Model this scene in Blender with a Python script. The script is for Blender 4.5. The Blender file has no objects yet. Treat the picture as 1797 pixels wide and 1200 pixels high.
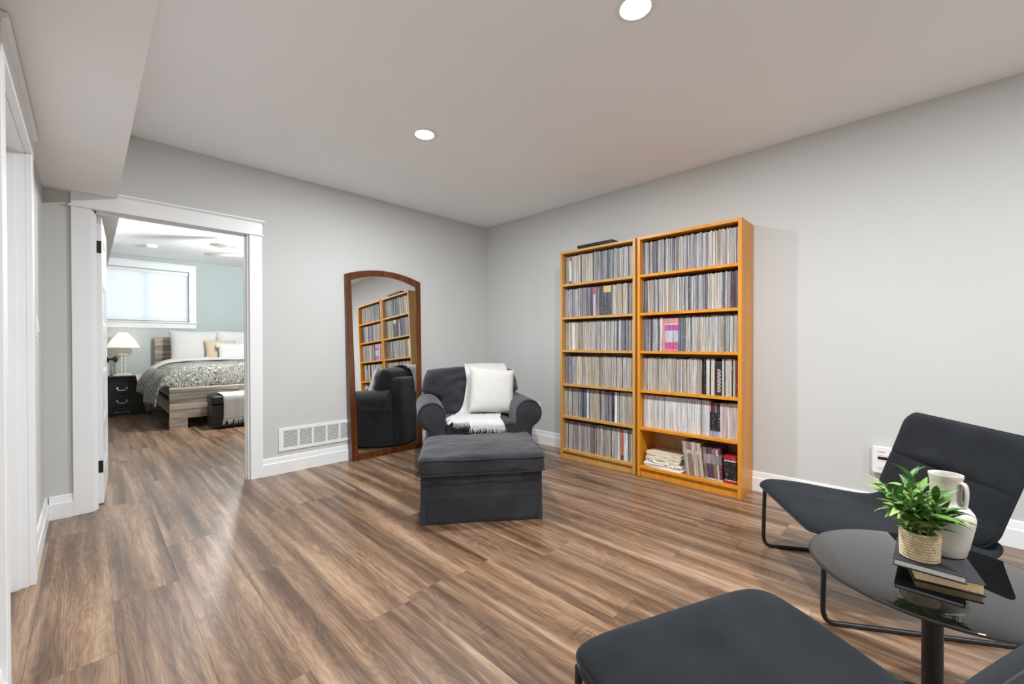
import bpy, bmesh, math, random
from mathutils import Vector, Matrix, noise

# ------------------------------------------------------------------ scene, camera, world, exposure
sc = bpy.context.scene
C = sc.collection
random.seed(7)
PI = math.pi

def camera():
    f, yaw, pitch, roll, cy = 734.35, 0.7782, -0.0074, -0.0015, 608.23      # pixels in the 1797 x 1200 frame
    w = Vector((math.cos(yaw)*math.cos(pitch), math.sin(yaw)*math.cos(pitch), math.sin(pitch)))
    r = Vector((math.sin(yaw), -math.cos(yaw), 0)); u = r.cross(w)
    c, s = math.cos(roll), math.sin(roll)
    r, u = c*r + s*u, -s*r + c*u
    cam = bpy.data.cameras.new('camera'); o = bpy.data.objects.new('camera', cam); C.objects.link(o)
    m = Matrix((r, u, -w)).transposed().to_4x4(); m.translation = Vector((0, 0, 1.12)); o.matrix_world = m
    cam.sensor_width = 36; cam.lens = f/1797*36; cam.shift_y = (cy-600)/1797
    cam.clip_start = 0.02
    sc.camera = o
camera()

world = bpy.data.worlds.new('overcast_daylight'); sc.world = world; world.use_nodes = True
world.node_tree.nodes['Background'].inputs['Color'].default_value = (0.80, 0.90, 1.0, 1)
world.node_tree.nodes['Background'].inputs['Strength'].default_value = 3.0

sc.view_settings.view_transform = 'Standard'; sc.view_settings.look = 'None'
sc.view_settings.gamma = 1; sc.view_settings.use_curve_mapping = False
sc.view_settings.exposure = 0.24
sc.cycles.use_denoising = True
sc.cycles.max_bounces = 10; sc.cycles.diffuse_bounces = 6; sc.cycles.glossy_bounces = 5
sc.cycles.transparent_max_bounces = 12
sc.cycles.sample_clamp_indirect = 8
POT_W = 40
POT_COL = (0.925, 0.97, 1.0)

# ------------------------------------------------------------------ materials
M = {}
def nodes(name):
    m = bpy.data.materials.new(name); m.use_nodes = True
    nt = m.node_tree; b = nt.nodes['Principled BSDF']; M[name] = m
    return m, nt, b
def N(nt, t, **kw):
    n = nt.nodes.new(t)
    for k, v in kw.items():
        if k.startswith('i_'):
            key = k[2:]; key = int(key) if key.isdigit() else key.replace('_', ' ')
            n.inputs[key].default_value = v
        else: setattr(n, k, v)
    return n
def L(nt, a, ao, b, bi): nt.links.new(a.outputs[ao], b.inputs[bi])
def ramp(nt, stops, interp='LINEAR'):
    r = nt.nodes.new('ShaderNodeValToRGB'); r.color_ramp.interpolation = interp
    e = r.color_ramp.elements
    while len(e) < len(stops): e.new(0.5)
    for k, (p, c) in enumerate(stops):
        e[k].position = p; e[k].color = (*c, 1) if len(c) == 3 else c
    return r
def coords(nt, scale=(1, 1, 1), src='Object'):
    tc = N(nt, 'ShaderNodeTexCoord'); mp = N(nt, 'ShaderNodeMapping')
    mp.inputs['Scale'].default_value = scale; L(nt, tc, src, mp, 'Vector'); return mp
def paint(name, col, rough=0.6, var=0.03, scale=8, bump=0.0, bscale=300, metallic=0, spec=0.5, sheen=0.0, sheen_col=None, coat=0):
    """Paint, lacquer, fabric: a base colour with a little noise variation and optional fine bump."""
    m, nt, b = nodes(name)
    mp = coords(nt); nz = N(nt, 'ShaderNodeTexNoise', i_Scale=scale, i_Detail=4.0); L(nt, mp, 0, nz, 'Vector')
    lo = tuple(max(0, c*(1-var)) for c in col); hi = tuple(min(1, c*(1+var)) for c in col)
    r = ramp(nt, [(0.3, lo), (0.7, hi)]); L(nt, nz, 'Fac', r, 'Fac'); L(nt, r, 'Color', b, 'Base Color')
    b.inputs['Roughness'].default_value = rough; b.inputs['Metallic'].default_value = metallic
    b.inputs['Specular IOR Level'].default_value = spec
    if coat: b.inputs['Coat Weight'].default_value = coat; b.inputs['Coat Roughness'].default_value = 0.15
    if sheen:
        b.inputs['Sheen Weight'].default_value = sheen; b.inputs['Sheen Roughness'].default_value = 0.4
        b.inputs['Sheen Tint'].default_value = (*(sheen_col or (1, 1, 1)), 1)
    if bump:
        n2 = N(nt, 'ShaderNodeTexNoise', i_Scale=bscale, i_Detail=3.0); L(nt, mp, 0, n2, 'Vector')
        bp = N(nt, 'ShaderNodeBump', i_Strength=bump, i_Distance=0.002); L(nt, n2, 'Fac', bp, 'Height'); L(nt, bp, 'Normal', b, 'Normal')
    return m
def emit(name, col, strength):
    m, nt, b = nodes(name)
    b.inputs['Base Color'].default_value = (*col, 1); b.inputs['Emission Color'].default_value = (*col, 1)
    b.inputs['Emission Strength'].default_value = strength
    return m
def wood(name, dark, mid, light, axis='Z', scale=1.0, rough=0.4, spec=0.5, coat=0.0, contrast=1.0, vary=0.0):
    m, nt, b = nodes(name)
    s = {'X': (0.8, 14, 14), 'Y': (14, 0.8, 14), 'Z': (14, 14, 0.8)}[axis]
    info = N(nt, 'ShaderNodeObjectInfo'); tc = N(nt, 'ShaderNodeTexCoord')
    off = N(nt, 'ShaderNodeVectorMath', operation='SCALE'); off.inputs[0].default_value = (13, 7, 19); L(nt, info, 'Random', off, 'Scale')
    ad = N(nt, 'ShaderNodeVectorMath', operation='ADD'); L(nt, tc, 'Object', ad, 0); L(nt, off, 0, ad, 1)
    mp = N(nt, 'ShaderNodeMapping'); mp.inputs['Scale'].default_value = tuple(k*scale for k in s); L(nt, ad, 0, mp, 'Vector')
    n1 = N(nt, 'ShaderNodeTexNoise', i_Scale=1.0, i_Detail=6.0, i_Distortion=0.6); L(nt, mp, 0, n1, 'Vector')
    n2 = N(nt, 'ShaderNodeTexNoise', i_Scale=7.0, i_Detail=3.0); L(nt, mp, 0, n2, 'Vector')
    mx = N(nt, 'ShaderNodeMath', operation='MULTIPLY_ADD'); mx.inputs[1].default_value = 0.35; L(nt, n2, 'Fac', mx, 0); L(nt, n1, 'Fac', mx, 2)
    h = 0.22/contrast
    r = ramp(nt, [(0.67-h, dark), (0.67, mid), (0.67+h, light)]); L(nt, mx, 0, r, 'Fac'); L(nt, r, 'Color', b, 'Base Color')
    if vary:                                            # each board its own tone
        hs = N(nt, 'ShaderNodeHueSaturation'); mr = N(nt, 'ShaderNodeMapRange'); mr.inputs['To Min'].default_value = 1-vary; mr.inputs['To Max'].default_value = 1+vary
        L(nt, info, 'Random', mr, 'Value'); L(nt, mr, 0, hs, 'Value'); L(nt, r, 'Color', hs, 'Color'); L(nt, hs, 'Color', b, 'Base Color')
    b.inputs['Roughness'].default_value = rough; b.inputs['Specular IOR Level'].default_value = spec
    if coat: b.inputs['Coat Weight'].default_value = coat; b.inputs['Coat Roughness'].default_value = 0.2
    bp = N(nt, 'ShaderNodeBump', i_Strength=0.12, i_Distance=0.001); L(nt, mx, 0, bp, 'Height'); L(nt, bp, 'Normal', b, 'Normal')
    return m

def floor_plank_material():
    m, nt, b = nodes('plank_oak')
    geo = N(nt, 'ShaderNodeNewGeometry'); info = N(nt, 'ShaderNodeObjectInfo')
    off = N(nt, 'ShaderNodeVectorMath', operation='SCALE'); off.inputs[0].default_value = (31, 17, 0); L(nt, info, 'Random', off, 'Scale')
    ad = N(nt, 'ShaderNodeVectorMath', operation='ADD'); L(nt, geo, 'Position', ad, 0); L(nt, off, 0, ad, 1)
    def noise_at(scale, detail=5.0, dist=0.0, rough=0.5):
        mp = N(nt, 'ShaderNodeMapping'); mp.inputs['Scale'].default_value = scale; L(nt, ad, 0, mp, 'Vector')
        n = N(nt, 'ShaderNodeTexNoise', i_Scale=1.0, i_Detail=detail, i_Distortion=dist, i_Roughness=rough); L(nt, mp, 0, n, 'Vector'); return n
    broad = noise_at((12, 0.60, 1), 3.0, 0.35)                    # long streaks along the plank
    mid = noise_at((31, 0.9, 1), 4.0, 0.25)
    fine = noise_at((210, 9, 1), 3.0)
    warp = noise_at((7, 0.9, 1), 2.0, 1.2)                        # cathedral grain: rings cut through a warped field
    ring = N(nt, 'ShaderNodeMath', operation='MULTIPLY'); ring.inputs[1].default_value = 95; L(nt, warp, 'Fac', ring, 0)
    sn = N(nt, 'ShaderNodeMath', operation='SINE'); L(nt, ring, 0, sn, 0)
    saw = noise_at((5, 105, 1), 2.0)                              # saw marks across
    sawmask = noise_at((9, 2.2, 1), 2.0)
    def madd(a, ao, k, c=None, co=0, cv=0.0):
        n = N(nt, 'ShaderNodeMath', operation='MULTIPLY_ADD'); L(nt, a, ao, n, 0); n.inputs[1].default_value = k
        if c is None: n.inputs[2].default_value = cv
        else: L(nt, c, co, n, 2)
        return n
    v = madd(broad, 'Fac', 1.2, None, 0, -0.60)
    v = madd(mid, 'Fac', 0.55, v, 0); v = madd(fine, 'Fac', 0.46, v, 0); v = madd(sn, 0, 0.042, v, 0)
    sm = ramp(nt, [(0.58, (0, 0, 0)), (0.70, (1, 1, 1))]); L(nt, sawmask, 'Fac', sm, 'Fac')
    sr = ramp(nt, [(0.40, (0, 0, 0)), (0.62, (1, 1, 1))]); L(nt, saw, 'Fac', sr, 'Fac')
    ml = N(nt, 'ShaderNodeMath', operation='MULTIPLY'); L(nt, sm, 'Color', ml, 0); L(nt, sr, 'Color', ml, 1)
    v = madd(ml, 0, -0.13, v, 0)
    tone = madd(info, 'Random', 0.055, v, 0)
    r = ramp(nt, [(0.24, (0.068, 0.038, 0.023)), (0.44, (0.140, 0.082, 0.050)), (0.62, (0.250, 0.155, 0.098)), (0.86, (0.43, 0.292, 0.196))])
    L(nt, tone, 0, r, 'Fac')
    hs = N(nt, 'ShaderNodeHueSaturation'); L(nt, r, 'Color', hs, 'Color')
    grey = noise_at((3, 0.4, 1), 1.0)
    sat = N(nt, 'ShaderNodeMapRange'); sat.inputs['To Min'].default_value = 0.90; sat.inputs['To Max'].default_value = 1.20
    L(nt, grey, 'Fac', sat, 'Value'); L(nt, sat, 0, hs, 'Saturation')
    L(nt, hs, 'Color', b, 'Base Color')
    rr = N(nt, 'ShaderNodeMapRange'); rr.inputs['To Min'].default_value = 0.25; rr.inputs['To Max'].default_value = 0.37
    L(nt, mid, 'Fac', rr, 'Value'); L(nt, rr, 0, b, 'Roughness')
    b.inputs['Specular IOR Level'].default_value = 0.75
    bp = N(nt, 'ShaderNodeBump', i_Strength=0.09, i_Distance=0.0010); L(nt, v, 0, bp, 'Height'); L(nt, bp, 'Normal', b, 'Normal')
    return m

def spine_material(name, from_attr):
    """Printed record or book spine: colour from the object (or vertex colour), with tiny illegible print and wear."""
    m, nt, b = nodes(name)
    if from_attr: src = N(nt, 'ShaderNodeVertexColor', layer_name='spine'); out = 'Color'
    else: src = N(nt, 'ShaderNodeObjectInfo'); out = 'Color'
    geo = N(nt, 'ShaderNodeNewGeometry')
    def nz(scale, det=2.0):
        mp = N(nt, 'ShaderNodeMapping'); mp.inputs['Scale'].default_value = scale; L(nt, geo, 'Position', mp, 'Vector')
        n = N(nt, 'ShaderNodeTexNoise', i_Scale=1.0, i_Detail=det); L(nt, mp, 0, n, 'Vector'); return n
    a = nz((1, 330, 5)); rr = ramp(nt, [(0.40, (0.62, 0.61, 0.60)), (0.60, (1.18, 1.18, 1.18))]); L(nt, a, 'Fac', rr, 'Fac')
    mu = N(nt, 'ShaderNodeMix', data_type='RGBA', blend_type='MULTIPLY'); mu.inputs['Factor'].default_value = 1
    L(nt, src, out, mu, 'A'); L(nt, rr, 'Color', mu, 'B')
    t = nz((1, 260, 130)); tr = ramp(nt, [(0.60, (0, 0, 0)), (0.68, (1, 1, 1))]); L(nt, t, 'Fac', tr, 'Fac')
    band = nz((1, 160, 7)); br = ramp(nt, [(0.50, (0, 0, 0)), (0.56, (0.75, 0.75, 0.75))]); L(nt, band, 'Fac', br, 'Fac')
    tm = N(nt, 'ShaderNodeMath', operation='MULTIPLY'); L(nt, tr, 'Color', tm, 0); L(nt, br, 'Color', tm, 1)
    # print is light on dark spines and dark on light ones
    bw = N(nt, 'ShaderNodeRGBToBW'); L(nt, src, out, bw, 'Color')
    inv = N(nt, 'ShaderNodeMath', operation='LESS_THAN'); inv.inputs[1].default_value = 0.22; L(nt, bw, 0, inv, 0)
    ink = N(nt, 'ShaderNodeMapRange'); ink.inputs['To Min'].default_value = 0.06; ink.inputs['To Max'].default_value = 0.7; L(nt, inv, 0, ink, 'Value')
    mx = N(nt, 'ShaderNodeMix', data_type='RGBA'); L(nt, tm, 0, mx, 'Factor'); L(nt, mu, 'Result', mx, 'A'); L(nt, ink, 0, mx, 'B')
    L(nt, mx, 'Result', b, 'Base Color'); b.inputs['Roughness'].default_value = 0.5
    return m

def smoked_glass():
    m, nt, b = nodes('smoked_glass'); nt.nodes.remove(b); out = nt.nodes['Material Output']
    fr = N(nt, 'ShaderNodeFresnel', i_IOR=2.1); tr = N(nt, 'ShaderNodeBsdfTransparent'); tr.inputs['Color'].default_value = (0.60, 0.61, 0.60, 1)
    gl = N(nt, 'ShaderNodeBsdfGlossy', i_Roughness=0.005); gl.inputs['Color'].default_value = (1, 1, 1, 1)
    mx = N(nt, 'ShaderNodeMixShader'); L(nt, fr, 0, mx, 0); L(nt, tr, 0, mx, 1); L(nt, gl, 0, mx, 2); L(nt, mx, 0, out, 'Surface')
def clear_glass():
    m, nt, b = nodes('clear_glass'); nt.nodes.remove(b); out = nt.nodes['Material Output']
    fr = N(nt, 'ShaderNodeFresnel', i_IOR=1.45); tr = N(nt, 'ShaderNodeBsdfTransparent'); tr.inputs['Color'].default_value = (0.95, 0.97, 0.97, 1)
    gl = N(nt, 'ShaderNodeBsdfGlossy', i_Roughness=0.0)
    mx = N(nt, 'ShaderNodeMixShader'); L(nt, fr, 0, mx, 0); L(nt, tr, 0, mx, 1); L(nt, gl, 0, mx, 2); L(nt, mx, 0, out, 'Surface')
def translucent(name, col, w=0.5, rough=0.6):
    m, nt, b = nodes(name); out = nt.nodes['Material Output']
    b.inputs['Base Color'].default_value = (*col, 1); b.inputs['Roughness'].default_value = rough
    t = N(nt, 'ShaderNodeBsdfTranslucent'); t.inputs['Color'].default_value = (*col, 1)
    mx = N(nt, 'ShaderNodeMixShader'); mx.inputs[0].default_value = w; L(nt, b, 0, mx, 1); L(nt, t, 0, mx, 2); L(nt, mx, 0, out, 'Surface')
def paisley():
    m, nt, b = nodes('paisley_print')
    mp = coords(nt, (1, 1, 1)); nz = N(nt, 'ShaderNodeTexNoise', i_Scale=5.0, i_Detail=2.0); L(nt, mp, 0, nz, 'Vector')
    sc_ = N(nt, 'ShaderNodeVectorMath', operation='SCALE'); sc_.inputs['Scale'].default_value = 0.24; L(nt, nz, 'Color', sc_, 0)
    ad = N(nt, 'ShaderNodeVectorMath', operation='ADD'); L(nt, mp, 0, ad, 0); L(nt, sc_, 0, ad, 1)
    v = N(nt, 'ShaderNodeTexVoronoi', i_Scale=10.0); L(nt, ad, 0, v, 'Vector')
    k = N(nt, 'ShaderNodeMath', operation='MULTIPLY'); k.inputs[1].default_value = 40; L(nt, v, 'Distance', k, 0)
    s = N(nt, 'ShaderNodeMath', operation='SINE'); L(nt, k, 0, s, 0)
    v2 = N(nt, 'ShaderNodeTexVoronoi', i_Scale=34); L(nt, ad, 0, v2, 'Vector')
    a2 = N(nt, 'ShaderNodeMath', operation='MULTIPLY_ADD'); a2.inputs[1].default_value = -2.2; L(nt, v2, 'Distance', a2, 0); L(nt, s, 0, a2, 2)
    r = ramp(nt, [(0.0, (0.06, 0.06, 0.056)), (0.15, (0.11, 0.11, 0.10)), (0.24, (0.26, 0.25, 0.215)), (0.45, (0.33, 0.315, 0.275)), (0.8, (0.45, 0.43, 0.38))])
    mr = N(nt, 'ShaderNodeMapRange'); mr.inputs['From Min'].default_value = -2; mr.inputs['From Max'].default_value = 1.0
    L(nt, a2, 0, mr, 'Value'); L(nt, mr, 0, r, 'Fac'); L(nt, r, 'Color', b, 'Base Color'); b.inputs['Roughness'].default_value = 0.85
def leaf_material():
    m, nt, b = nodes('leaf_green'); info = N(nt, 'ShaderNodeObjectInfo')
    r = ramp(nt, [(0.0, (0.045, 0.14, 0.03)), (0.5, (0.14, 0.31, 0.06)), (1.0, (0.40, 0.55, 0.16))]); L(nt, info, 'Random', r, 'Fac')
    L(nt, r, 'Color', b, 'Base Color'); b.inputs['Roughness'].default_value = 0.42; b.inputs['Subsurface Weight'].default_value = 0.0
def ceramic():
    m, nt, b = nodes('aged_ceramic'); mp = coords(nt)
    n1 = N(nt, 'ShaderNodeTexNoise', i_Scale=9.0, i_Detail=5.0); L(nt, mp, 0, n1, 'Vector')
    r = ramp(nt, [(0.35, (0.54, 0.48, 0.41)), (0.55, (0.69, 0.645, 0.59))]); L(nt, n1, 'Fac', r, 'Fac')
    n2 = N(nt, 'ShaderNodeTexNoise', i_Scale=22.0, i_Detail=4.0, i_Distortion=1.5); L(nt, mp, 0, n2, 'Vector')
    r2 = ramp(nt, [(0.30, (1, 1, 1)), (0.35, (0, 0, 0))]); L(nt, n2, 'Fac', r2, 'Fac')
    mx = N(nt, 'ShaderNodeMix', data_type='RGBA'); L(nt, r2, 'Color', mx, 'Factor'); L(nt, r, 'Color', mx, 'A'); mx.inputs['B'].default_value = (0.36, 0.31, 0.26, 1)
    L(nt, mx, 'Result', b, 'Base Color'); b.inputs['Roughness'].default_value = 0.38
    bp = N(nt, 'ShaderNodeBump', i_Strength=0.2, i_Distance=0.002); L(nt, n1, 'Fac', bp, 'Height'); L(nt, bp, 'Normal', b, 'Normal')
def slipcover(name, col, faded):
    """Cotton slipcover with a faded cast in soft patches, fine weave."""
    m, nt, b = nodes(name); mp = coords(nt)
    n1 = N(nt, 'ShaderNodeTexNoise', i_Scale=3.5, i_Detail=5.0); L(nt, mp, 0, n1, 'Vector')
    r = ramp(nt, [(0.35, col), (0.70, faded)]); L(nt, n1, 'Fac', r, 'Fac'); L(nt, r, 'Color', b, 'Base Color')
    b.inputs['Roughness'].default_value = 0.9; b.inputs['Sheen Weight'].default_value = 0.25; b.inputs['Specular IOR Level'].default_value = 0.2
    n2 = N(nt, 'ShaderNodeTexNoise', i_Scale=9.0, i_Detail=5.0, i_Distortion=1.6); L(nt, mp, 0, n2, 'Vector')
    bp = N(nt, 'ShaderNodeBump', i_Strength=0.6, i_Distance=0.014); L(nt, n2, 'Fac', bp, 'Height'); L(nt, bp, 'Normal', b, 'Normal')

paint('wall_greige', (0.575, 0.574, 0.562), 0.75, 0.012, 2, 0.05, 260)
paint('wall_blue', (0.48, 0.535, 0.526), 0.75, 0.012, 2, 0.05, 260)
paint('ceiling_white', (0.925, 0.935, 0.95), 0.85, 0.012, 2, 0.05, 300)
paint('trim_white', (0.84, 0.845, 0.85), 0.32, 0.01, 3)
paint('subfloor_dark', (0.05, 0.032, 0.022), 0.8)
paint('black_metal', (0.012, 0.012, 0.013), 0.35, 0.1, 30)
paint('black_iron', (0.006, 0.006, 0.007), 0.4)
paint('white_plastic', (0.84, 0.84, 0.82), 0.35, 0.01)
paint('grey_print', (0.35, 0.35, 0.36), 0.5)
paint('display_dark', (0.05, 0.006, 0.008), 0.1)
paint('duct_metal', (0.32, 0.325, 0.33), 0.5)
paint('velvet', (0.0125, 0.0145, 0.0175), 0.85, 0.35, 5, 0.3, 700, 0, 0.2, 0.12, (0.55, 0.63, 0.72))
paint('velvet_piping', (0.010, 0.011, 0.013), 0.8, 0.2, 30, 0, 300, 0, 0.2, 0.2)
slipcover('slip_charcoal', (0.018, 0.0183, 0.0215), (0.037, 0.037, 0.044))
paint('slip_piping', (0.030, 0.030, 0.036), 0.9)
paint('linen_white', (0.55, 0.535, 0.50), 0.9, 0.03, 20, 0.5, 260, 0, 0.2, 0.2)
paint('knit_white', (0.52, 0.515, 0.50), 0.95, 0.06, 60, 1.0, 130, 0, 0.2, 0.3)
paint('knit_grey', (0.62, 0.60, 0.575), 0.95, 0.06, 60, 0.8, 130, 0, 0.2, 0.3)
paint('bed_white', (0.62, 0.605, 0.585), 0.9, 0.02, 12, 0.2, 60)
paint('bed_beige', (0.55, 0.44, 0.32), 0.9, 0.05, 20)
paint('duvet_lining', (0.60, 0.575, 0.52), 0.9, 0.04, 20)
paint('black_lacquer', (0.010, 0.010, 0.011), 0.28, 0.2, 10)
paint('black_leather', (0.012, 0.012, 0.012), 0.38, 0.3, 14, 0.4, 120)
paint('pewter', (0.72, 0.70, 0.66), 0.28, 0.05, 20, 0, 300, 1.0)
paint('lamp_base', (0.75, 0.69, 0.60), 0.45, 0.1, 20)
paint('paper_white', (0.80, 0.79, 0.77), 0.8, 0.05, 90)
paint('paper_yellowed', (0.66, 0.57, 0.42), 0.85, 0.14, 40)
paint('page_cream', (0.86, 0.63, 0.35), 0.85, 0.10, 120)
paint('page_white', (0.88, 0.85, 0.81), 0.85, 0.08, 160)
paint('book_black', (0.032, 0.032, 0.038), 0.5, 0.15, 30, 0.2, 300)
paint('soil', (0.03, 0.04, 0.02), 0.95)
paint('rope', (0.72, 0.57, 0.37), 0.9, 0.22, 60, 0.6, 220)
paint('fan_blade', (0.20, 0.18, 0.16), 0.5)
paint('board_and_slot_shade', (0.02, 0.02, 0.02), 0.9)  # mirror backing board's own black; in outlet slots, painted shade
emit('pot_lens', (1.0, 0.98, 0.95), 30.0)
emit('fan_globe', (0.95, 0.98, 1.0), 560.0)
emit('bulb_warm', (1.0, 0.93, 0.84), 200.0)
wood('beech', (0.47, 0.235, 0.060), (0.55, 0.285, 0.076), (0.61, 0.33, 0.095), 'Z', 1.5, 0.38, 0.5)
wood('honey', (0.56, 0.205, 0.010), (0.66, 0.255, 0.014), (0.72, 0.295, 0.022), 'Z', 1.5, 0.36, 0.5)
wood('beech_back', (0.40, 0.22, 0.09), (0.46, 0.26, 0.11), (0.50, 0.29, 0.13), 'Z', 1.0, 0.5)
wood('mahogany', (0.055, 0.014, 0.004), (0.105, 0.029, 0.007), (0.165, 0.050, 0.012), 'Z', 1.6, 0.25, 0.5, 0.3)
wood('reclaimed', (0.20, 0.15, 0.11), (0.40, 0.33, 0.265), (0.56, 0.49, 0.42), 'X', 1.2, 0.75, 0.3, 0, 1.3, 0.32)
floor_plank_material(); spine_material('spine_print', False); spine_material('spine_print_rows', True)
smoked_glass(); clear_glass(); translucent('blind_slat', (0.86, 0.88, 0.92), 0.34); translucent('lamp_shade', (0.84, 0.78, 0.69), 0.10)
paisley(); leaf_material(); ceramic()
m_, nt_, b_ = nodes('mirror_silver')
b_.inputs['Metallic'].default_value = 1; b_.inputs['Roughness'].default_value = 0.0
nz_ = N(nt_, 'ShaderNodeTexNoise', i_Scale=3.0); rp_ = ramp(nt_, [(0, (0.83, 0.84, 0.84)), (1, (0.86, 0.87, 0.87))]); L(nt_, nz_, 'Fac', rp_, 'Fac'); L(nt_, rp_, 'Color', b_, 'Base Color')

# ------------------------------------------------------------------ object helpers
def tag(o, label=None, cat=None, group=None, kind=None):
    if label: o['label'] = label
    if cat: o['category'] = cat
    if group: o['group'] = group
    if kind: o['kind'] = kind
    return o
def thing(name, label, cat, loc=(0, 0, 0), rotz=0.0, group=None, kind=None):
    o = bpy.data.objects.new(name, None); C.objects.link(o); o.empty_display_size = 0.1
    o.location = loc; o.rotation_euler = (0, 0, rotz)
    return tag(o, label, cat, group, kind)
def link(name, me, mat, parent=None, smooth=False):
    if mat is not None:
        me.materials.clear(); me.materials.append(M[mat])
    if smooth:
        for p in me.polygons: p.use_smooth = True
    o = bpy.data.objects.new(name, me); C.objects.link(o)
    if parent is not None: o.parent = parent
    return o
def obj(name, bm, mat, parent=None, smooth=False, angle=None):
    me = bpy.data.meshes.new(name); bm.normal_update(); bm.to_mesh(me); bm.free()
    o = link(name, me, mat, parent, smooth)
    if angle is not None: me.set_sharp_from_angle(angle=math.radians(angle))
    return o
def pyd(name, vs, fs, mat, parent=None, smooth=False, angle=None):
    me = bpy.data.meshes.new(name); me.from_pydata(vs, [], fs); me.update()
    o = link(name, me, mat, parent, smooth)
    if angle is not None: me.set_sharp_from_angle(angle=math.radians(angle))
    return o
def add_box(bm, x0, x1, y0, y1, z0, z1, bevel=0.0, seg=1):
    ret = bmesh.ops.create_cube(bm, size=1.0); vs = ret['verts']
    for v in vs:
        v.co = Vector(((x0+x1)/2 + v.co.x*(x1-x0), (y0+y1)/2 + v.co.y*(y1-y0), (z0+z1)/2 + v.co.z*(z1-z0)))
    if bevel:
        es = list({e for v in vs for e in v.link_edges})
        bmesh.ops.bevel(bm, geom=es, offset=bevel, segments=seg, affect='EDGES', profile=0.6)
    return bm
def box(name, x0, x1, y0, y1, z0, z1, mat, parent=None, bevel=0.0, seg=1, smooth=False):
    bm = bmesh.new(); add_box(bm, min(x0, x1), max(x0, x1), min(y0, y1), max(y0, y1), min(z0, z1), max(z0, z1), bevel, seg)
    return obj(name, bm, mat, parent, smooth, 40 if smooth else None)
def catmull(pts, n=8, closed=False):
    P = [Vector(p) for p in pts]; out = []; k = len(P)
    rng = range(k if closed else k-1)
    for i in rng:
        g = (lambda j: P[j % k]) if closed else (lambda j: P[min(max(j, 0), k-1)])
        a, b, c, d = g(i-1), g(i), g(i+1), g(i+2)
        for t in range(n):
            t /= n
            out.append(0.5*((2*b) + (c-a)*t + (2*a-5*b+4*c-d)*t*t + (3*b-a-3*c+d)*t**3))
    if not closed: out.append(P[-1])
    return out
def tube_data(pts, r, seg=8, closed=False, vs=None, fs=None):
    vs = [] if vs is None else vs; fs = [] if fs is None else fs
    P = [Vector(p) for p in pts]; n = len(P); base = len(vs); ref = None
    for i in range(n):
        a = P[i-1] if (i > 0 or closed) else P[i]; b = P[(i+1) % n] if (i < n-1 or closed) else P[i]
        t = (b-a).normalized() if (b-a).length > 1e-9 else Vector((0, 0, 1))
        if ref is None: ref = t.orthogonal().normalized()
        ref = (ref - t*ref.dot(t)); ref = ref.normalized() if ref.length > 1e-6 else t.orthogonal().normalized()
        bi = t.cross(ref); rad = r[i] if isinstance(r, (list, tuple)) else r
        for k in range(seg):
            q = 2*PI*k/seg; vs.append(P[i] + (ref*math.cos(q) + bi*math.sin(q))*rad)
    for i in range(n if closed else n-1):
        j = (i+1) % n
        for k in range(seg):
            k2 = (k+1) % seg
            fs.append((base+i*seg+k, base+i*seg+k2, base+j*seg+k2, base+j*seg+k))
    if not closed:
        fs.append(tuple(base+k for k in reversed(range(seg)))); fs.append(tuple(base+(n-1)*seg+k for k in range(seg)))
    return vs, fs
def tube(name, pts, r, mat, parent=None, seg=8, closed=False):
    vs, fs = tube_data(pts, r, seg, closed)
    return pyd(name, vs, fs, mat, parent, True, 50)
def lathe(name, prof, mat, parent=None, seg=32, loc=(0, 0, 0), disp=None, angle=45):
    vs, fs = [], []; n = len(prof)
    for i, (r, z) in enumerate(prof):
        for k in range(seg):
            q = 2*PI*k/seg; rr = r + (disp(i, q, r, z) if disp else 0)
            vs.append((loc[0]+rr*math.cos(q), loc[1]+rr*math.sin(q), loc[2]+z))
    for i in range(n-1):
        for k in range(seg):
            k2 = (k+1) % seg; fs.append((i*seg+k, i*seg+k2, (i+1)*seg+k2, (i+1)*seg+k))
    if prof[0][0] > 1e-4: fs.append(tuple(reversed(range(seg))))
    if prof[-1][0] > 1e-4: fs.append(tuple((n-1)*seg+k for k in range(seg)))
    return pyd(name, vs, fs, mat, parent, True, angle)
def extrude_x(name, prof, x0, x1, mat, parent=None, axis='X'):
    """Profile (a,b) extruded along X (a=y,b=z) or along Y (a=x,b=z)."""
    n = len(prof); vs = []
    for e in (x0, x1):
        for a, b in prof: vs.append((e, a, b) if axis == 'X' else (a, e, b))
    fs = [(i, (i+1) % n, n+(i+1) % n, n+i) for i in range(n)] + [tuple(reversed(range(n))), tuple(range(n, 2*n))]
    bm = bmesh.new(); V = [bm.verts.new(v) for v in vs]
    for f in fs: bm.faces.new([V[i] for i in f])
    bmesh.ops.recalc_face_normals(bm, faces=bm.faces)
    return obj(name, bm, mat, parent)
def grid(name, fn, nu, nv, mat, parent=None, thick=0.0, closed_u=False, smooth=True):
    vs = [fn(i/nu, j/nv) for j in range(nv+1) for i in range(nu+1)]
    fs = [(j*(nu+1)+i, j*(nu+1)+i+1, (j+1)*(nu+1)+i+1, (j+1)*(nu+1)+i) for j in range(nv) for i in range(nu)]
    o = pyd(name, vs, fs, mat, parent, smooth)
    if thick:
        md = o.modifiers.new('thickness', 'SOLIDIFY'); md.thickness = thick; md.offset = 0
    return o
def nz3(v, s, seed=0.0): return noise.noise(Vector((v[0]*s+seed, v[1]*s-seed*0.7, v[2]*s+seed*1.3)))
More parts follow.
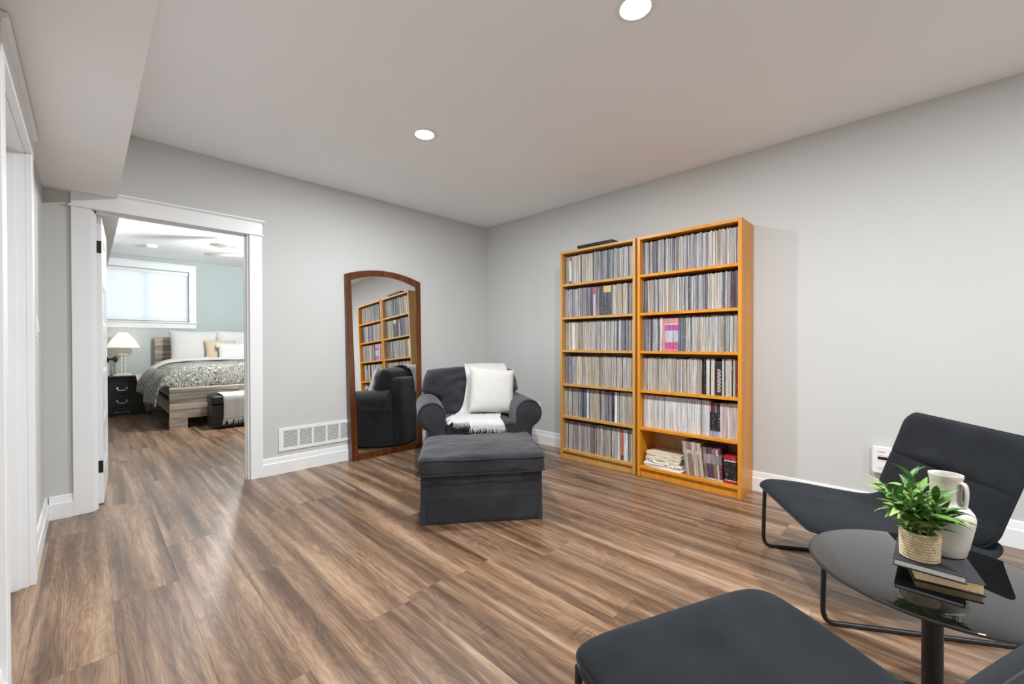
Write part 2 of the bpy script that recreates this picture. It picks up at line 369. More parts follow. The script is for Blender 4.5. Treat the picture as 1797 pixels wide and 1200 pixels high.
def cushion_data(w, h, t, n=18, pinch=0.07, wrinkle=0.006, seed=0.0, power=4, rnd=0.0):
    """Puffed square pillow in the local x-z plane, thickness along y."""
    vs, fs = [], []
    def pt(u, v, s):
        e = ((1-abs(u)**power)*(1-abs(v)**power))
        th = t/2*max(e, 0)**0.5
        x = u*w/2*(1-pinch*(1-abs(v)**2)*abs(u)**3); z = v*h/2*(1-pinch*(1-abs(u)**2)*abs(v)**3)
        x *= 1-rnd+rnd*math.sqrt(1-v*v/2); z *= 1-rnd+rnd*math.sqrt(1-u*u/2)
        d = wrinkle*nz3((u*2, v*2, s), 1.6, seed)*(e > 0.01)
        return (x, s*(th+d), z)
    for s in (-1, 1):
        b = len(vs)
        for j in range(n+1):
            for i in range(n+1):
                u = math.sin((i/n-0.5)*PI*0.98)/math.sin(0.49*PI); v = math.sin((j/n-0.5)*PI*0.98)/math.sin(0.49*PI)
                vs.append(pt(u, v, s))
        for j in range(n):
            for i in range(n):
                f = (b+j*(n+1)+i, b+j*(n+1)+i+1, b+(j+1)*(n+1)+i+1, b+(j+1)*(n+1)+i)
                fs.append(f if s < 0 else f[::-1])
    return vs, fs
def cushion(name, w, h, t, mat, parent=None, n=18, **kw):
    vs, fs = cushion_data(w, h, t, n, **kw)
    bm = bmesh.new(); V = [bm.verts.new(v) for v in vs]
    for f in fs: bm.faces.new([V[i] for i in f])
    bmesh.ops.remove_doubles(bm, verts=bm.verts, dist=0.0006)
    bmesh.ops.recalc_face_normals(bm, faces=bm.faces)
    return obj(name, bm, mat, parent, True)
def puff_box(name, w, d, h, mat, parent=None, r=0.04, crown=0.02, wr=0.004, seed=0.0, n=9, loc=(0, 0, 0), taper=None, ws=7):
    """Upholstery block on z 0..h: rounded edges, crowned top, lightly wrinkled."""
    def axis(hh, k):
        e = [-hh, -hh+r*0.12, -hh+r*0.35, -hh+r*0.65, -hh+r]
        m = [-hh+r + (2*hh-2*r)*i/k for i in range(1, k)]
        return e + m + [-x for x in reversed(e)]
    hx, hy, hz = w/2, d/2, h/2
    A = [axis(hx, n), axis(hy, n), axis(hz, max(3, n//2))]; H = [hx, hy, hz]
    vs, fs = [], []
    for ax in range(3):
        u, v = (ax+1) % 3, (ax+2) % 3
        for s in (-1, 1):
            b = len(vs)
            for q in A[v]:
                for p in A[u]:
                    c = [0, 0, 0]; c[ax] = s*H[ax]; c[u] = p; c[v] = q; vs.append(Vector(c))
            nu = len(A[u])
            for j in range(len(A[v])-1):
                for i in range(nu-1):
                    f = (b+j*nu+i, b+j*nu+i+1, b+(j+1)*nu+i+1, b+(j+1)*nu+i); fs.append(f if s > 0 else f[::-1])
    bm = bmesh.new(); V = [bm.verts.new(v) for v in vs]
    for f in fs: bm.faces.new([V[i] for i in f])
    bmesh.ops.remove_doubles(bm, verts=bm.verts, dist=1e-5)
    for v in bm.verts:
        p = v.co.copy()
        q = Vector((max(-hx+r, min(hx-r, p.x)), max(-hy+r, min(hy-r, p.y)), max(-hz+r, min(hz-r, p.z))))
        dv = p-q
        if dv.length > r: p = q + dv.normalized()*r
        if p.z > 0: p.z += crown*(1-(p.x/hx)**2)*(1-(p.y/hy)**2)
        if taper: p = taper(p)
        p += Vector((nz3(p, ws, seed), nz3(p, ws, seed+9), nz3(p, ws, seed+21)))*wr
        v.co = p + Vector((0, 0, hz)) + Vector(loc)
    return obj(name, bm, mat, parent, True)
def rounded_rect(w, d, r, z, n=6, wob=0.0, seed=0):
    pts = []
    for cx, cy, a0 in ((w/2-r, d/2-r, 0), (-w/2+r, d/2-r, PI/2), (-w/2+r, -d/2+r, PI), (w/2-r, -d/2+r, 1.5*PI)):
        for k in range(n+1):
            a = a0 + PI/2*k/n; pts.append((cx+r*math.cos(a), cy+r*math.sin(a), z))
    out = []
    for i, p in enumerate(pts):
        q = pts[(i+1) % len(pts)]; m = max(1, int((Vector(q)-Vector(p)).length/0.04))
        for k in range(m):
            e = Vector(p).lerp(Vector(q), k/m); e.z += wob*nz3(e, 6, seed); out.append(e)
    return out

# ------------------------------------------------------------------ room dimensions (metres, camera stands at the origin)
XB, YD, XL, HC = 3.568, 3.965, -0.195, 2.584        # bookcase wall, door wall, left wall, ceiling
YF = -3.6                                           # wall behind the camera
WT = 0.115
YB = 9.33                                           # bedroom window wall
BXR = 4.3                                           # bedroom right wall
OP0, OP1, OPH = 0.024, 0.935, 2.03                  # bedroom doorway
SZ, SX = 2.115, 0.15                                # bulkhead underside and edge
LO0, LO1, LOH = 2.05, 2.945, 2.00                   # doorway in the left wall

def struct(o, label, cat='structure'):
    return tag(o, label, cat, None, 'structure')
def wall_mesh(name, boxes, mat, label, second=None, test=None):
    bm = bmesh.new()
    for b in boxes: add_box(bm, *b)
    o = obj(name, bm, mat)
    if second:
        o.data.materials.append(M[second])
        for p in o.data.polygons:
            if test(p): p.material_index = 1
    return struct(o, label, 'wall')

# ------------------------------------------------------------------ floor of separate planks
bm = bmesh.new(); add_box(bm, -1.4, BXR, YF, YB, -0.08, -0.0065)
floor = struct(obj('floor', bm, 'subfloor_dark'), 'brown and grey oak plank flooring running through both rooms', 'floor')
PW, PL, GAP = 0.23, 1.49, 0.0003
joint = {-1: 2.08, 0: 2.51, 1: 2.985, 2: 2.32, 5: 3.095, 6: 0.90, 7: 1.425, 10: 0.73, 11: 0.99}
k0 = math.floor((-1.4-0.07)/PW); k1 = math.ceil((BXR-0.07)/PW)
plank_meshes = {}
for k in range(k0, k1):
    xa, xb_ = max(0.07+k*PW, -1.4), min(0.07+(k+1)*PW, BXR)
    if xb_-xa < 0.02: continue
    lo, hi = YF, YB
    if xb_ < XL-0.01: lo = YD                            # left of the left wall only the bedroom side exists
    if xa > XB+0.02: lo = YD
    j = joint.get(k, random.uniform(0, PL)); y = j - math.ceil((j-lo)/PL)*PL
    while y < hi:
        ya, yb = max(y, lo), min(y+PL, hi); y += PL
        if yb-ya < 0.02: continue
        key = (round(xb_-xa, 3), round(yb-ya, 3))
        if key not in plank_meshes:
            bmp = bmesh.new(); w_, l_ = key; add_box(bmp, GAP, w_-GAP, GAP, l_-GAP, -0.0064, 0.0)
            me = bpy.data.meshes.new('plank'); bmp.to_mesh(me); bmp.free(); me.materials.append(M['plank_oak']); plank_meshes[key] = me
        p = bpy.data.objects.new('plank', plank_meshes[key]); C.objects.link(p); p.location = (xa, ya, 0); p.parent = floor

# ------------------------------------------------------------------ walls and ceiling
wall_mesh('wall_back', [(-1.4, OP0-0.02, YD, YD+WT, 0, HC), (OP1+0.02, 1.18, YD, YD+WT, 0, HC), (1.81, BXR, YD, YD+WT, 0, HC), (1.18, 1.81, YD, YD+WT, 0, 0.212), (1.18, 1.81, YD, YD+WT, 0.368, HC),
                        (1.18, 1.81, YD+WT-0.012, YD+WT, 0.212, 0.368), (OP0-0.02, OP1+0.02, YD, YD+WT, OPH+0.02, HC)],
          'wall_greige', 'greige painted wall with the doorway into the bedroom', 'wall_blue', lambda p: p.normal.y > 0.5)
wall_mesh('wall_right', [(XB, XB+WT, YF, YD, 0, HC)], 'wall_greige', 'long greige painted wall behind the two bookcases')
wall_mesh('wall_left', [(XL-WT, XL, YF, LO0-0.02, 0, HC), (XL-WT, XL, LO1+0.02, YD, 0, HC), (XL-WT, XL, LO0-0.02, LO1+0.02, LOH+0.02, HC),
           (XL-WT-0.06, XL-WT, LO0-0.12, LO1+0.12, 0, LOH+0.12)],  # unseen slab added behind the closed door to keep daylight from leaking in
          'wall_greige', 'greige painted wall with a white cased doorway and a light switch')
wall_mesh('wall_front', [(XL-WT, XB+WT, YF-WT, YF, 0, HC)], 'wall_greige', 'greige wall closing the far end of the room opposite the bedroom')
WX0, WX1, WZ0, WZ1 = 0.12, 1.275, 1.505, 2.385       # bedroom window opening
wall_mesh('wall_bedroom_back', [(-1.4, WX0, YB, YB+0.2, 0, HC), (WX1, BXR, YB, YB+0.2, 0, HC), (WX0, WX1, YB, YB+0.2, 0, WZ0), (WX0, WX1, YB, YB+0.2, WZ1, HC)],
          'wall_blue', 'pale blue green bedroom wall around the high window')
wall_mesh('wall_bedroom_right', [(BXR, BXR+WT, YD, YB, 0, HC)], 'wall_blue', 'pale blue green bedroom wall on the far side of the bed')
wall_mesh('wall_bedroom_left', [(-1.4-WT, -1.4, YD, YB, 0, HC)], 'wall_blue', 'pale blue green bedroom wall behind the open door')
bm = bmesh.new(); add_box(bm, -1.4-WT, BXR+WT, YF-WT, YB+0.2, HC, HC+0.12)
ceil = struct(obj('ceiling', bm, 'ceiling_white'), 'smooth white painted ceiling with recessed lights', 'ceiling')
struct(box('ceiling_soffit', XL, SX, YF, YD, SZ, HC+0.01, 'ceiling_white'), 'boxed white ceiling bulkhead running along the left wall', 'ceiling')
struct(box('ceiling_soffit', -1.4, 0.182, YD+WT, 8.35, SZ, HC+0.01, 'ceiling_white'), 'boxed white bulkhead over the open bedroom door', 'ceiling')

# ------------------------------------------------------------------ baseboards
BB = [(0, 0), (0.018, 0), (0.018, 0.098), (0.0135, 0.104), (0.0085, 0.143), (0.006, 0.147), (0, 0.147)]
def base_y(name, ywall, sgn, x0, x1, label):      # wall plane at y = ywall, board grows towards -sgn
    return struct(extrude_x(name, [(ywall - sgn*a, b) for a, b in BB], x0, x1, 'trim_white', None, 'X'), label, 'baseboard')
def base_x(name, xwall, sgn, y0, y1, label):
    return struct(extrude_x(name, [(xwall - sgn*a, b) for a, b in BB], y0, y1, 'trim_white', None, 'Y'), label, 'baseboard')
CW = 0.095                                          # casing width
base_y('baseboard_back', YD, 1, OP1+CW, XB, 'white stepped baseboard under the return air vent')
base_y('baseboard_back', YD, 1, XL+0.018, OP0-CW, 'short white stepped baseboard left of the bedroom doorway')
base_x('baseboard_right', XB, 1, YF, YD-0.018, 'white stepped baseboard behind the bookcases')
base_x('baseboard_left', XL, -1, LO1+0.075, YD, 'white stepped baseboard below the light switch')
base_x('baseboard_left', XL, -1, YF, LO0-0.075, 'white stepped baseboard before the cased doorway')
base_y('baseboard_bedroom', YB, 1, -1.4, BXR, 'white baseboard behind the bed and nightstand')

# ------------------------------------------------------------------ bedroom doorway trim
t = thing('trim_1', 'white flat door casing with capped header around the bedroom doorway', 'door casing', (0, YD, 0), 0, None, 'structure')
box('side_casing', OP0-CW, OP0, -0.02, 0.002, 0, OPH-0.012, 'trim_white', t, 0.002)
box('side_casing', OP1+0.003, OP1+CW, -0.02, 0.002, 0, OPH-0.012, 'trim_white', t, 0.002)
box('head_bead', OP0-CW-0.012, OP1+CW+0.012, -0.030, 0.002, OPH-0.012, OPH+0.002, 'trim_white', t, 0.003)
box('head_board', OP0-CW, SX, -0.0225, 0.002, OPH+0.002, SZ-0.001, 'trim_white', t)
box('head_board', SX, OP1+CW, -0.0225, 0.002, OPH+0.002, 2.122, 'trim_white', t)
extrude_x('head_cap', [(0.002, 2.122), (-0.0225, 2.122), (-0.034, 2.134), (-0.040, 2.134), (-0.040, 2.145), (0.002, 2.145)], SX+0.001, OP1+CW+0.016, 'trim_white', t)
box('jamb', OP0-0.019, OP0+0.012, 0.002, WT-0.004, 0, OPH, 'trim_white', t)
box('jamb', OP1-0.010, OP1+0.019, 0.002, WT-0.004, 0, OPH, 'trim_white', t)
box('head_jamb', OP0-0.019, OP1+0.019, 0.002, WT-0.004, OPH-0.012, OPH+0.019, 'trim_white', t)
box('door_stop', OP1-0.021, OP1-0.010, 0.03, 0.066, 0, OPH-0.012, 'trim_white', t)
box('door_stop', OP0+0.012, OP0+0.023, 0.03, 0.066, 0, OPH-0.012, 'trim_white', t)
box('head_stop', OP0+0.012, OP1-0.010, 0.03, 0.066, OPH-0.023, OPH-0.012, 'trim_white', t)
box('side_casing', OP0-CW, OP0, WT-0.004, WT+0.018, 0, OPH, 'trim_white', t, 0.002)
box('side_casing', OP1, OP1+CW, WT-0.004, WT+0.018, 0, OPH, 'trim_white', t, 0.002)
box('head_board', OP0-CW, OP1+CW, WT-0.004, WT+0.018, OPH, SZ-0.001, 'trim_white', t, 0.002)

# ------------------------------------------------------------------ door leaves
def door_leaf(root, w, h, side):
    """Leaf along local +x from the hinge, thickness in y; five raised-and-fielded panels on both faces."""
    th = 0.035; st = 0.105
    rails = [0.0, 0.20] ; npan = 5; ph = (h-0.20-0.11-4*0.075)/npan
    bm = bmesh.new()
    add_box(bm, 0, st, -th/2, th/2, 0, h); add_box(bm, w-st, w, -th/2, th/2, 0, h)
    z = 0.20; add_box(bm, st, w-st, -th/2, th/2, 0, 0.20); zs = []
    for k in range(npan):
        zs.append((z, z+ph)); z += ph
        top = h if k == npan-1 else z+0.075
        add_box(bm, st, w-st, -th/2, th/2, z, top); z = top
    leaf = obj('leaf', bm, 'trim_white', root)
    for a, b in zs:
        bm = bmesh.new(); e = 0.028
        for s in (-1, 1):
            o_ = [(st, a), (w-st, a), (w-st, b), (st, b)]; i_ = [(st+e, a+e), (w-st-e, a+e), (w-st-e, b-e), (st+e, b-e)]
            V = [bm.verts.new((x, s*th/2, zz)) for x, zz in o_] + [bm.verts.new((x, s*(th/2-0.011), zz)) for x, zz in i_]
            for q in range(4):
                bm.faces.new([V[q], V[(q+1) % 4], V[4+(q+1) % 4], V[4+q]])
            bm.faces.new(V[4:])
        bmesh.ops.recalc_face_normals(bm, faces=bm.faces)
        obj('panel', bm, 'trim_white', leaf)
    return leaf
def door_knob(root, x, z, th=0.035):
    k = lathe('knob', [(0.0, 0.0), (0.026, 0.0), (0.028, 0.004), (0.024, 0.009), (0.010, 0.012), (0.009, 0.030), (0.014, 0.036), (0.024, 0.042), (0.028, 0.052), (0.024, 0.061), (0.010, 0.066), (0.0, 0.067)], 'black_iron', root, 24)
    k.rotation_euler = (PI/2, 0, 0); k.location = (x, -th/2, z)
    k2 = k.copy(); C.objects.link(k2); k2.parent = root; k2.rotation_euler = (-PI/2, 0, 0); k2.location = (x, th/2, z)
ang = math.atan2(4.875-4.094, 0.116-0.076)
d1 = thing('door_1', 'open white panelled bedroom door with black knob and hinges', 'door', (0.0565, 4.0965, 0.008), ang, None, 'structure')
door_leaf(d1, 0.86, 2.00, 1); door_knob(d1, 0.80, 0.985)
for zc in (0.257, 1.789):
    box('hinge', -0.0025, 0.0005, -0.0165, 0.0145, zc-0.042, zc+0.042, 'black_iron', d1)
d2 = thing('door_2', 'closed white panelled door set back in the left wall doorway', 'door', (XL-0.088, LO0+0.01, 0.008), PI/2, None, 'structure')
door_leaf(d2, LO1-LO0-0.02, LOH-0.02, 1); door_knob(d2, 0.07, 0.985)
t2 = thing('trim_2', 'white flat door casing around the doorway in the left wall', 'door casing', (XL, 0, 0), 0, None, 'structure')
for a, b in ((LO0-0.08, LO0), (LO1, LO1+0.08)):
    box('side_casing', -0.002, 0.02, a, b, 0, LOH, 'trim_white', t2, 0.002)
box('head_board', -0.002, 0.0215, LO0-0.08, LO1+0.08, LOH, LOH+0.088, 'trim_white', t2, 0.001)
extrude_x('head_cap', [(-0.002, LOH+0.088), (0.022, LOH+0.088), (0.036, LOH+0.100), (0.036, LOH+0.110), (-0.002, LOH+0.110)], LO0-0.095, LO1+0.095, 'trim_white', t2, 'Y')
box('jamb', -WT, -0.002, LO0-0.019, LO0+0.003, 0, LOH, 'trim_white', t2)
box('jamb', -WT, -0.002, LO1-0.003, LO1+0.019, 0, LOH, 'trim_white', t2)
box('head_jamb', -WT, -0.002, LO0, LO1, LOH-0.003, LOH+0.019, 'trim_white', t2)
for yy in (LO0+0.003, LO1-0.014): box('door_stop', -0.062, -0.03, yy, yy+0.011, 0, LOH-0.003, 'trim_white', t2)

# ------------------------------------------------------------------ recessed ceiling lights
def pot_light(x, y, watt, label, group, end=''):
    t = thing('recessed_light'+end, label, 'light', (x, y, HC), 0, group)
    lathe('trim_ring', [(0.062, -0.003), (0.066, -0.007), (0.082, -0.006), (0.090, -0.001), (0.090, 0.0)], 'white_plastic', t, 40)
    lathe('lens', [(0.0, -0.0065), (0.040, -0.006), (0.062, -0.004)], 'pot_lens', t, 32)
    ld = bpy.data.lights.new('lamp_glow'+end, 'AREA'); ld.shape = 'DISK'; ld.size = 0.11; ld.energy = watt; ld.color = POT_COL; ld.spread = math.radians(180)
    lo = bpy.data.objects.new('lamp_glow'+end, ld); C.objects.link(lo); lo.parent = t; lo.location = (0, 0, -0.010)
pot_light(1.662, 2.492, POT_W, 'round recessed ceiling light in front of the mirror and armchair', None)
pot_light(1.683, 0.902, POT_W, 'round recessed ceiling light between the bookcases and the glass table', None)
# the same row goes on behind the camera: several glints along the near rim of the glass table
for yy in (-0.70, -2.30): pot_light(1.69, yy, POT_W, 'round recessed ceiling light behind the viewer', 'rear recessed lights', '_offscreen')

# ------------------------------------------------------------------ wall fittings
v = thing('return_air_vent', 'white return air vent grille low on the wall beside the mirror', 'vent', (1.15, YD, 0.19))
VW, VH = 0.69, 0.20
box('duct_back', 0.031, VW-0.031, 0.098, 0.1025, 0.0225, VH-0.0225, 'duct_metal', v)
for a, b, c, d in ((0, VW, 0, 0.026), (0, VW, VH-0.026, VH), (0, 0.04, 0.026, VH-0.026), (VW-0.04, VW, 0.026, VH-0.026)):
    box('frame', a, b, -0.010, 0.0, c, d, 'white_plastic', v, 0.0015)
nsec = 5; sw = (VW-0.08)/nsec
for k in range(1, nsec): box('divider', 0.04+k*sw-0.008, 0.04+k*sw+0.008, -0.009, 0.0, 0.026, VH-0.026, 'white_plastic', v)
vs, fs = [], []
nl = 14
for k in range(nl):
    z = 0.030 + (VH-0.06)*k/(nl-1); b = len(vs)
    vs += [(0.04, -0.008, z+0.0016), (VW-0.04, -0.008, z+0.0016), (VW-0.04, -0.004, z+0.0030), (0.04, -0.004, z+0.0030),
           (0.04, -0.008, z-0.0016), (VW-0.04, -0.008, z-0.0016)]
    fs += [(b, b+1, b+2, b+3), (b+4, b+5, b+1, b)]
tag(pyd('louvers', vs, fs, 'white_plastic', v), None, None, None, 'stuff')

sw_ = thing('light_switch', 'white light switch on the left wall beside the doorway', 'light switch', (XL, 3.39, 1.22), -PI/2)
box('plate', -0.036, 0.036, 0.0, 0.006, -0.058, 0.058, 'white_plastic', sw_, 0.002)
bm = bmesh.new(); add_box(bm, -0.017, 0.017, 0.005, 0.010, -0.034, 0.034)
for vv in bm.verts:
    if vv.co.y > 0.008 and vv.co.z < 0: vv.co.y = 0.014
obj('rocker', bm, 'white_plastic', sw_)
sw_.rotation_euler = (0, 0, -PI/2)
def outlet(name, label, y, z):
    o = thing(name, label, 'outlet', (XB, y, z), PI/2)
    box('plate', -0.036, 0.036, 0.0, 0.006, -0.058, 0.058, 'white_plastic', o, 0.002)
    for zc in (-0.02, 0.02):
        s = box('socket', -0.017, 0.017, 0.005, 0.008, zc-0.014, zc+0.014, 'white_plastic', o, 0.002)
        for xx in (-0.006, 0.006): box('slot', xx-0.0012, xx+0.0012, 0.0075, 0.0085, zc-0.003, zc+0.006, 'board_and_slot_shade', s)  # dark bars: the shade inside the slot holes is put into the colour
    return o
outlet('wall_outlet', 'white wall outlet behind the armchair', 3.10, 0.40)
det = thing('gas_detector', 'white plug-in detector with dark red display on the wall behind the lounge chair', 'detector', (XB, 0.175, 0.375), PI/2)
box('wall_plate', -0.066, 0.066, 0.0, 0.012, -0.078, 0.062, 'white_plastic', det, 0.003)
box('body', -0.06, 0.06, 0.012, 0.040, -0.082, 0.088, 'white_plastic', det, 0.006, 2)
# the face looks towards -x in the room: local +y after the quarter turn
box('display', -0.030, 0.034, 0.0395, 0.0412, 0.006, 0.024, 'display_dark', det)
for k, (a, b, z0_, z1_) in enumerate(((0.0, 0.036, 0.052, 0.058), (-0.030, 0.034, 0.030, 0.032), (-0.030, 0.034, -0.004, -0.002), (-0.01, 0.036, -0.046, -0.044), (-0.01, 0.036, -0.052, -0.050), (-0.01, 0.036, -0.058, -0.056))):
    box('print_line', a, b, 0.0395, 0.0405, z0_, z1_, 'grey_print', det)

# ------------------------------------------------------------------ leaning mirror
def mirror():
    W0, W1, H0, RISE = 0.78, 0.838, 1.79, 0.075      # bottom width, top width, side height, arch rise
    lean = math.atan2(0.078, 1.82)
    t = thing('leaning_mirror', 'tall arched mahogany framed mirror leaning on the wall beside the vent', 'mirror', (1.757+0.39, 3.862, 0.0))
    t.rotation_euler = (-lean, 0, 0)
    fw, th = 0.058, 0.026
    def outline(inset):
        b0 = (-W0/2+inset, inset); pts = [b0, (W0/2-inset, inset)]
        hw = W1/2-inset
        n = 16
        for k in range(n+1):
            u = 1-2*k/n; x = u*hw
            pts.append((x, H0-inset*0.98 + RISE*(1-u*u)))
        return pts
    A, B = outline(0), outline(fw); n = len(A); vs, fs = [], []
    for P, y in ((A, 0.0), (B, 0.0), (A, th), (B, th)):
        vs += [(x, y, z) for x, z in P]
    # inner edge steps back a little towards the glass
    for i in range(n):
        j = (i+1) % n
        fs += [(i, j, n+j, n+i), (j, i, 2*n+i, 2*n+j), (n+i, n+j, 3*n+j, 3*n+i), (2*n+i, 3*n+i, 3*n+j, 2*n+j)]
    bm = bmesh.new(); V = [bm.verts.new(v) for v in vs]
    for f in fs: bm.faces.new([V[k] for k in f])
    bmesh.ops.recalc_face_normals(bm, faces=bm.faces)
    es = [e for e in bm.edges if abs(e.verts[0].co.y) < 1e-6 and abs(e.verts[1].co.y) < 1e-6 and not (abs((e.verts[0].index//n)-(e.verts[1].index//n)) > 0)]
    obj('frame', bm, 'mahogany', t)
    G = outline(fw-0.004); vs = [(x, 0.010, z) for x, z in G] + [(x, 0.016, z) for x, z in G]; m = len(G)
    bm = bmesh.new(); V = [bm.verts.new(v) for v in vs]
    bm.faces.new(V[:m][::-1]); bm.faces.new(V[m:])
    for i in range(m): bm.faces.new([V[i], V[(i+1) % m], V[m+(i+1) % m], V[m+i]])
    bmesh.ops.recalc_face_normals(bm, faces=bm.faces)
    obj('mirror_glass', bm, 'mirror_silver', t)
    K = outline(0.012); vs = [(x, th-0.004, z) for x, z in K] + [(x, th+0.002, z) for x, z in K]; m = len(K)
    bm = bmesh.new(); V = [bm.verts.new(v) for v in vs]; bm.faces.new(V[:m][::-1]); bm.faces.new(V[m:])
    for i in range(m): bm.faces.new([V[i], V[(i+1) % m], V[m+(i+1) % m], V[m+i]])
    bmesh.ops.recalc_face_normals(bm, faces=bm.faces)
    obj('backing_board', bm, 'board_and_slot_shade', t)
mirror()

# ------------------------------------------------------------------ bookcases (front face towards -x)
XF, XK = 3.276, 3.556
SHELF = [0.075, 0.402, 0.716, 1.046, 1.366, 1.688]      # centre heights of the shelf boards
ST, TH, BH = 0.024, 0.022, 2.02
def bookcase(y1, y0, mat, label):
    yc = (y0+y1)/2; t = thing('bookcase', label, 'bookcase', (XF, yc, 0)); w = (y1-y0)/2; d = XK-XF
    for s in (-1, 1): box('side_panel', 0, d, s*w, s*(w-ST), 0, BH, mat, t, 0.0012)
    box('top_panel', 0.001, d, -w+ST, w-ST, BH-TH-0.004, BH-0.004, mat, t, 0.001)
    for k, z in enumerate(SHELF):
        box('shelf' if k else 'bottom_shelf', 0.003, d-0.008, -w+ST, w-ST, z-TH/2, z+TH/2, mat, t, 0.001)
    box('plinth', 0.022, 0.036, -w+ST, w-ST, 0, SHELF[0]-TH/2, mat, t)
    box('back_panel', d-0.008, d-0.003, -w+0.004, w-0.004, 0.02, BH-0.008, 'beech_back', t)
bookcase(2.560, 1.757, 'beech', 'light beech bookcase packed with records and topped by a flat black case')
bookcase(1.737, 0.930, 'honey', 'orange honey toned bookcase with a stack of newspapers on its bottom shelf')
bc = thing('black_case', 'flat black case lying on top of the light beech bookcase', 'case', (3.40, 2.165, BH))
box('lower_shell', -0.13, 0.13, -0.19, 0.19, 0.0, 0.014, 'black_metal', bc, 0.003)
box('lid', -0.13, 0.13, -0.19, 0.19, 0.014, 0.026, 'black_metal', bc, 0.003)

# ------------------------------------------------------------------ records and books
unit = bmesh.new(); add_box(unit, 0, 1, -0.5, 0.5, 0, 1)
UNIT = bpy.data.meshes.new('spine_block'); unit.to_mesh(UNIT); unit.free(); UNIT.materials.append(M['spine_print'])
PAL = {'cream': [(0.56, 0.50, 0.40), (0.62, 0.56, 0.46), (0.50, 0.44, 0.34), (0.58, 0.53, 0.45)],
       'pale grey': [(0.50, 0.49, 0.48), (0.58, 0.57, 0.56), (0.42, 0.41, 0.42), (0.46, 0.46, 0.48)],
       'lilac grey': [(0.36, 0.33, 0.37), (0.30, 0.28, 0.33), (0.42, 0.39, 0.43)],
       'dark grey': [(0.085, 0.085, 0.10), (0.05, 0.05, 0.065), (0.14, 0.135, 0.15), (0.10, 0.09, 0.12)],
       'slate blue': [(0.12, 0.145, 0.18), (0.17, 0.20, 0.24)],
       'tan': [(0.38, 0.30, 0.22), (0.42, 0.35, 0.26)],
       'white': [(0.74, 0.73, 0.72), (0.68, 0.67, 0.68), (0.76, 0.75, 0.73)],
       'maroon': [(0.13, 0.02, 0.035), (0.18, 0.03, 0.05)]}
def pick(mix):
    r = random.random()*sum(mix.values())
    for k, w in mix.items():
        r -= w
        if r <= 0: return k
    return k
MIXES = {'mix': {'cream': 3.2, 'pale grey': 4, 'lilac grey': 2.2, 'dark grey': 1.5, 'tan': 0.7, 'white': 0.6, 'slate blue': 0.5},
         'dark': {'dark grey': 3.2, 'lilac grey': 2.6, 'pale grey': 2.5, 'cream': 0.8, 'slate blue': 0.8},
         'pale': {'cream': 4, 'pale grey': 3.5, 'white': 0.8, 'tan': 1.2, 'dark grey': 0.45, 'lilac grey': 1},
         'creamy': {'cream': 6, 'pale grey': 1.6, 'tan': 1.2, 'white': 0.4, 'dark grey': 0.25},
         'lilac': {'lilac grey': 4, 'pale grey': 2.2, 'dark grey': 1.3, 'slate blue': 0.9, 'white': 0.5},
         'slate': {'slate blue': 5, 'dark grey': 1},
         'mag': {'white': 10, 'pale grey': 1.4, 'dark grey': 0.5, 'cream': 0.8},
         'maroonish': {'maroon': 2, 'lilac grey': 2.5, 'pale grey': 2, 'dark grey': 2}}
ORD = ['bottom', 'fifth', 'fourth', 'third', 'second', 'top']
def jit(c, a=0.09): k = 0.86*random.uniform(1-a, 1+a); return tuple(max(0, min(1, x*k*random.uniform(0.98, 1.02))) for x in c)
def spine(name, y, w, z, h, d, col, label, cat, group, setback=0.05, tilt=0.0, x=XF):
    o = bpy.data.objects.new(name, UNIT); C.objects.link(o)
    o.location = (x+setback, y, z); o.scale = (d, w, h); o.rotation_euler = (tilt, 0, 0); o.color = (*col, 1)
    return tag(o, label, cat, group)
def zone_at(zones, f):
    for end, m in zones:
        if f <= end: return m
    return zones[-1][1]
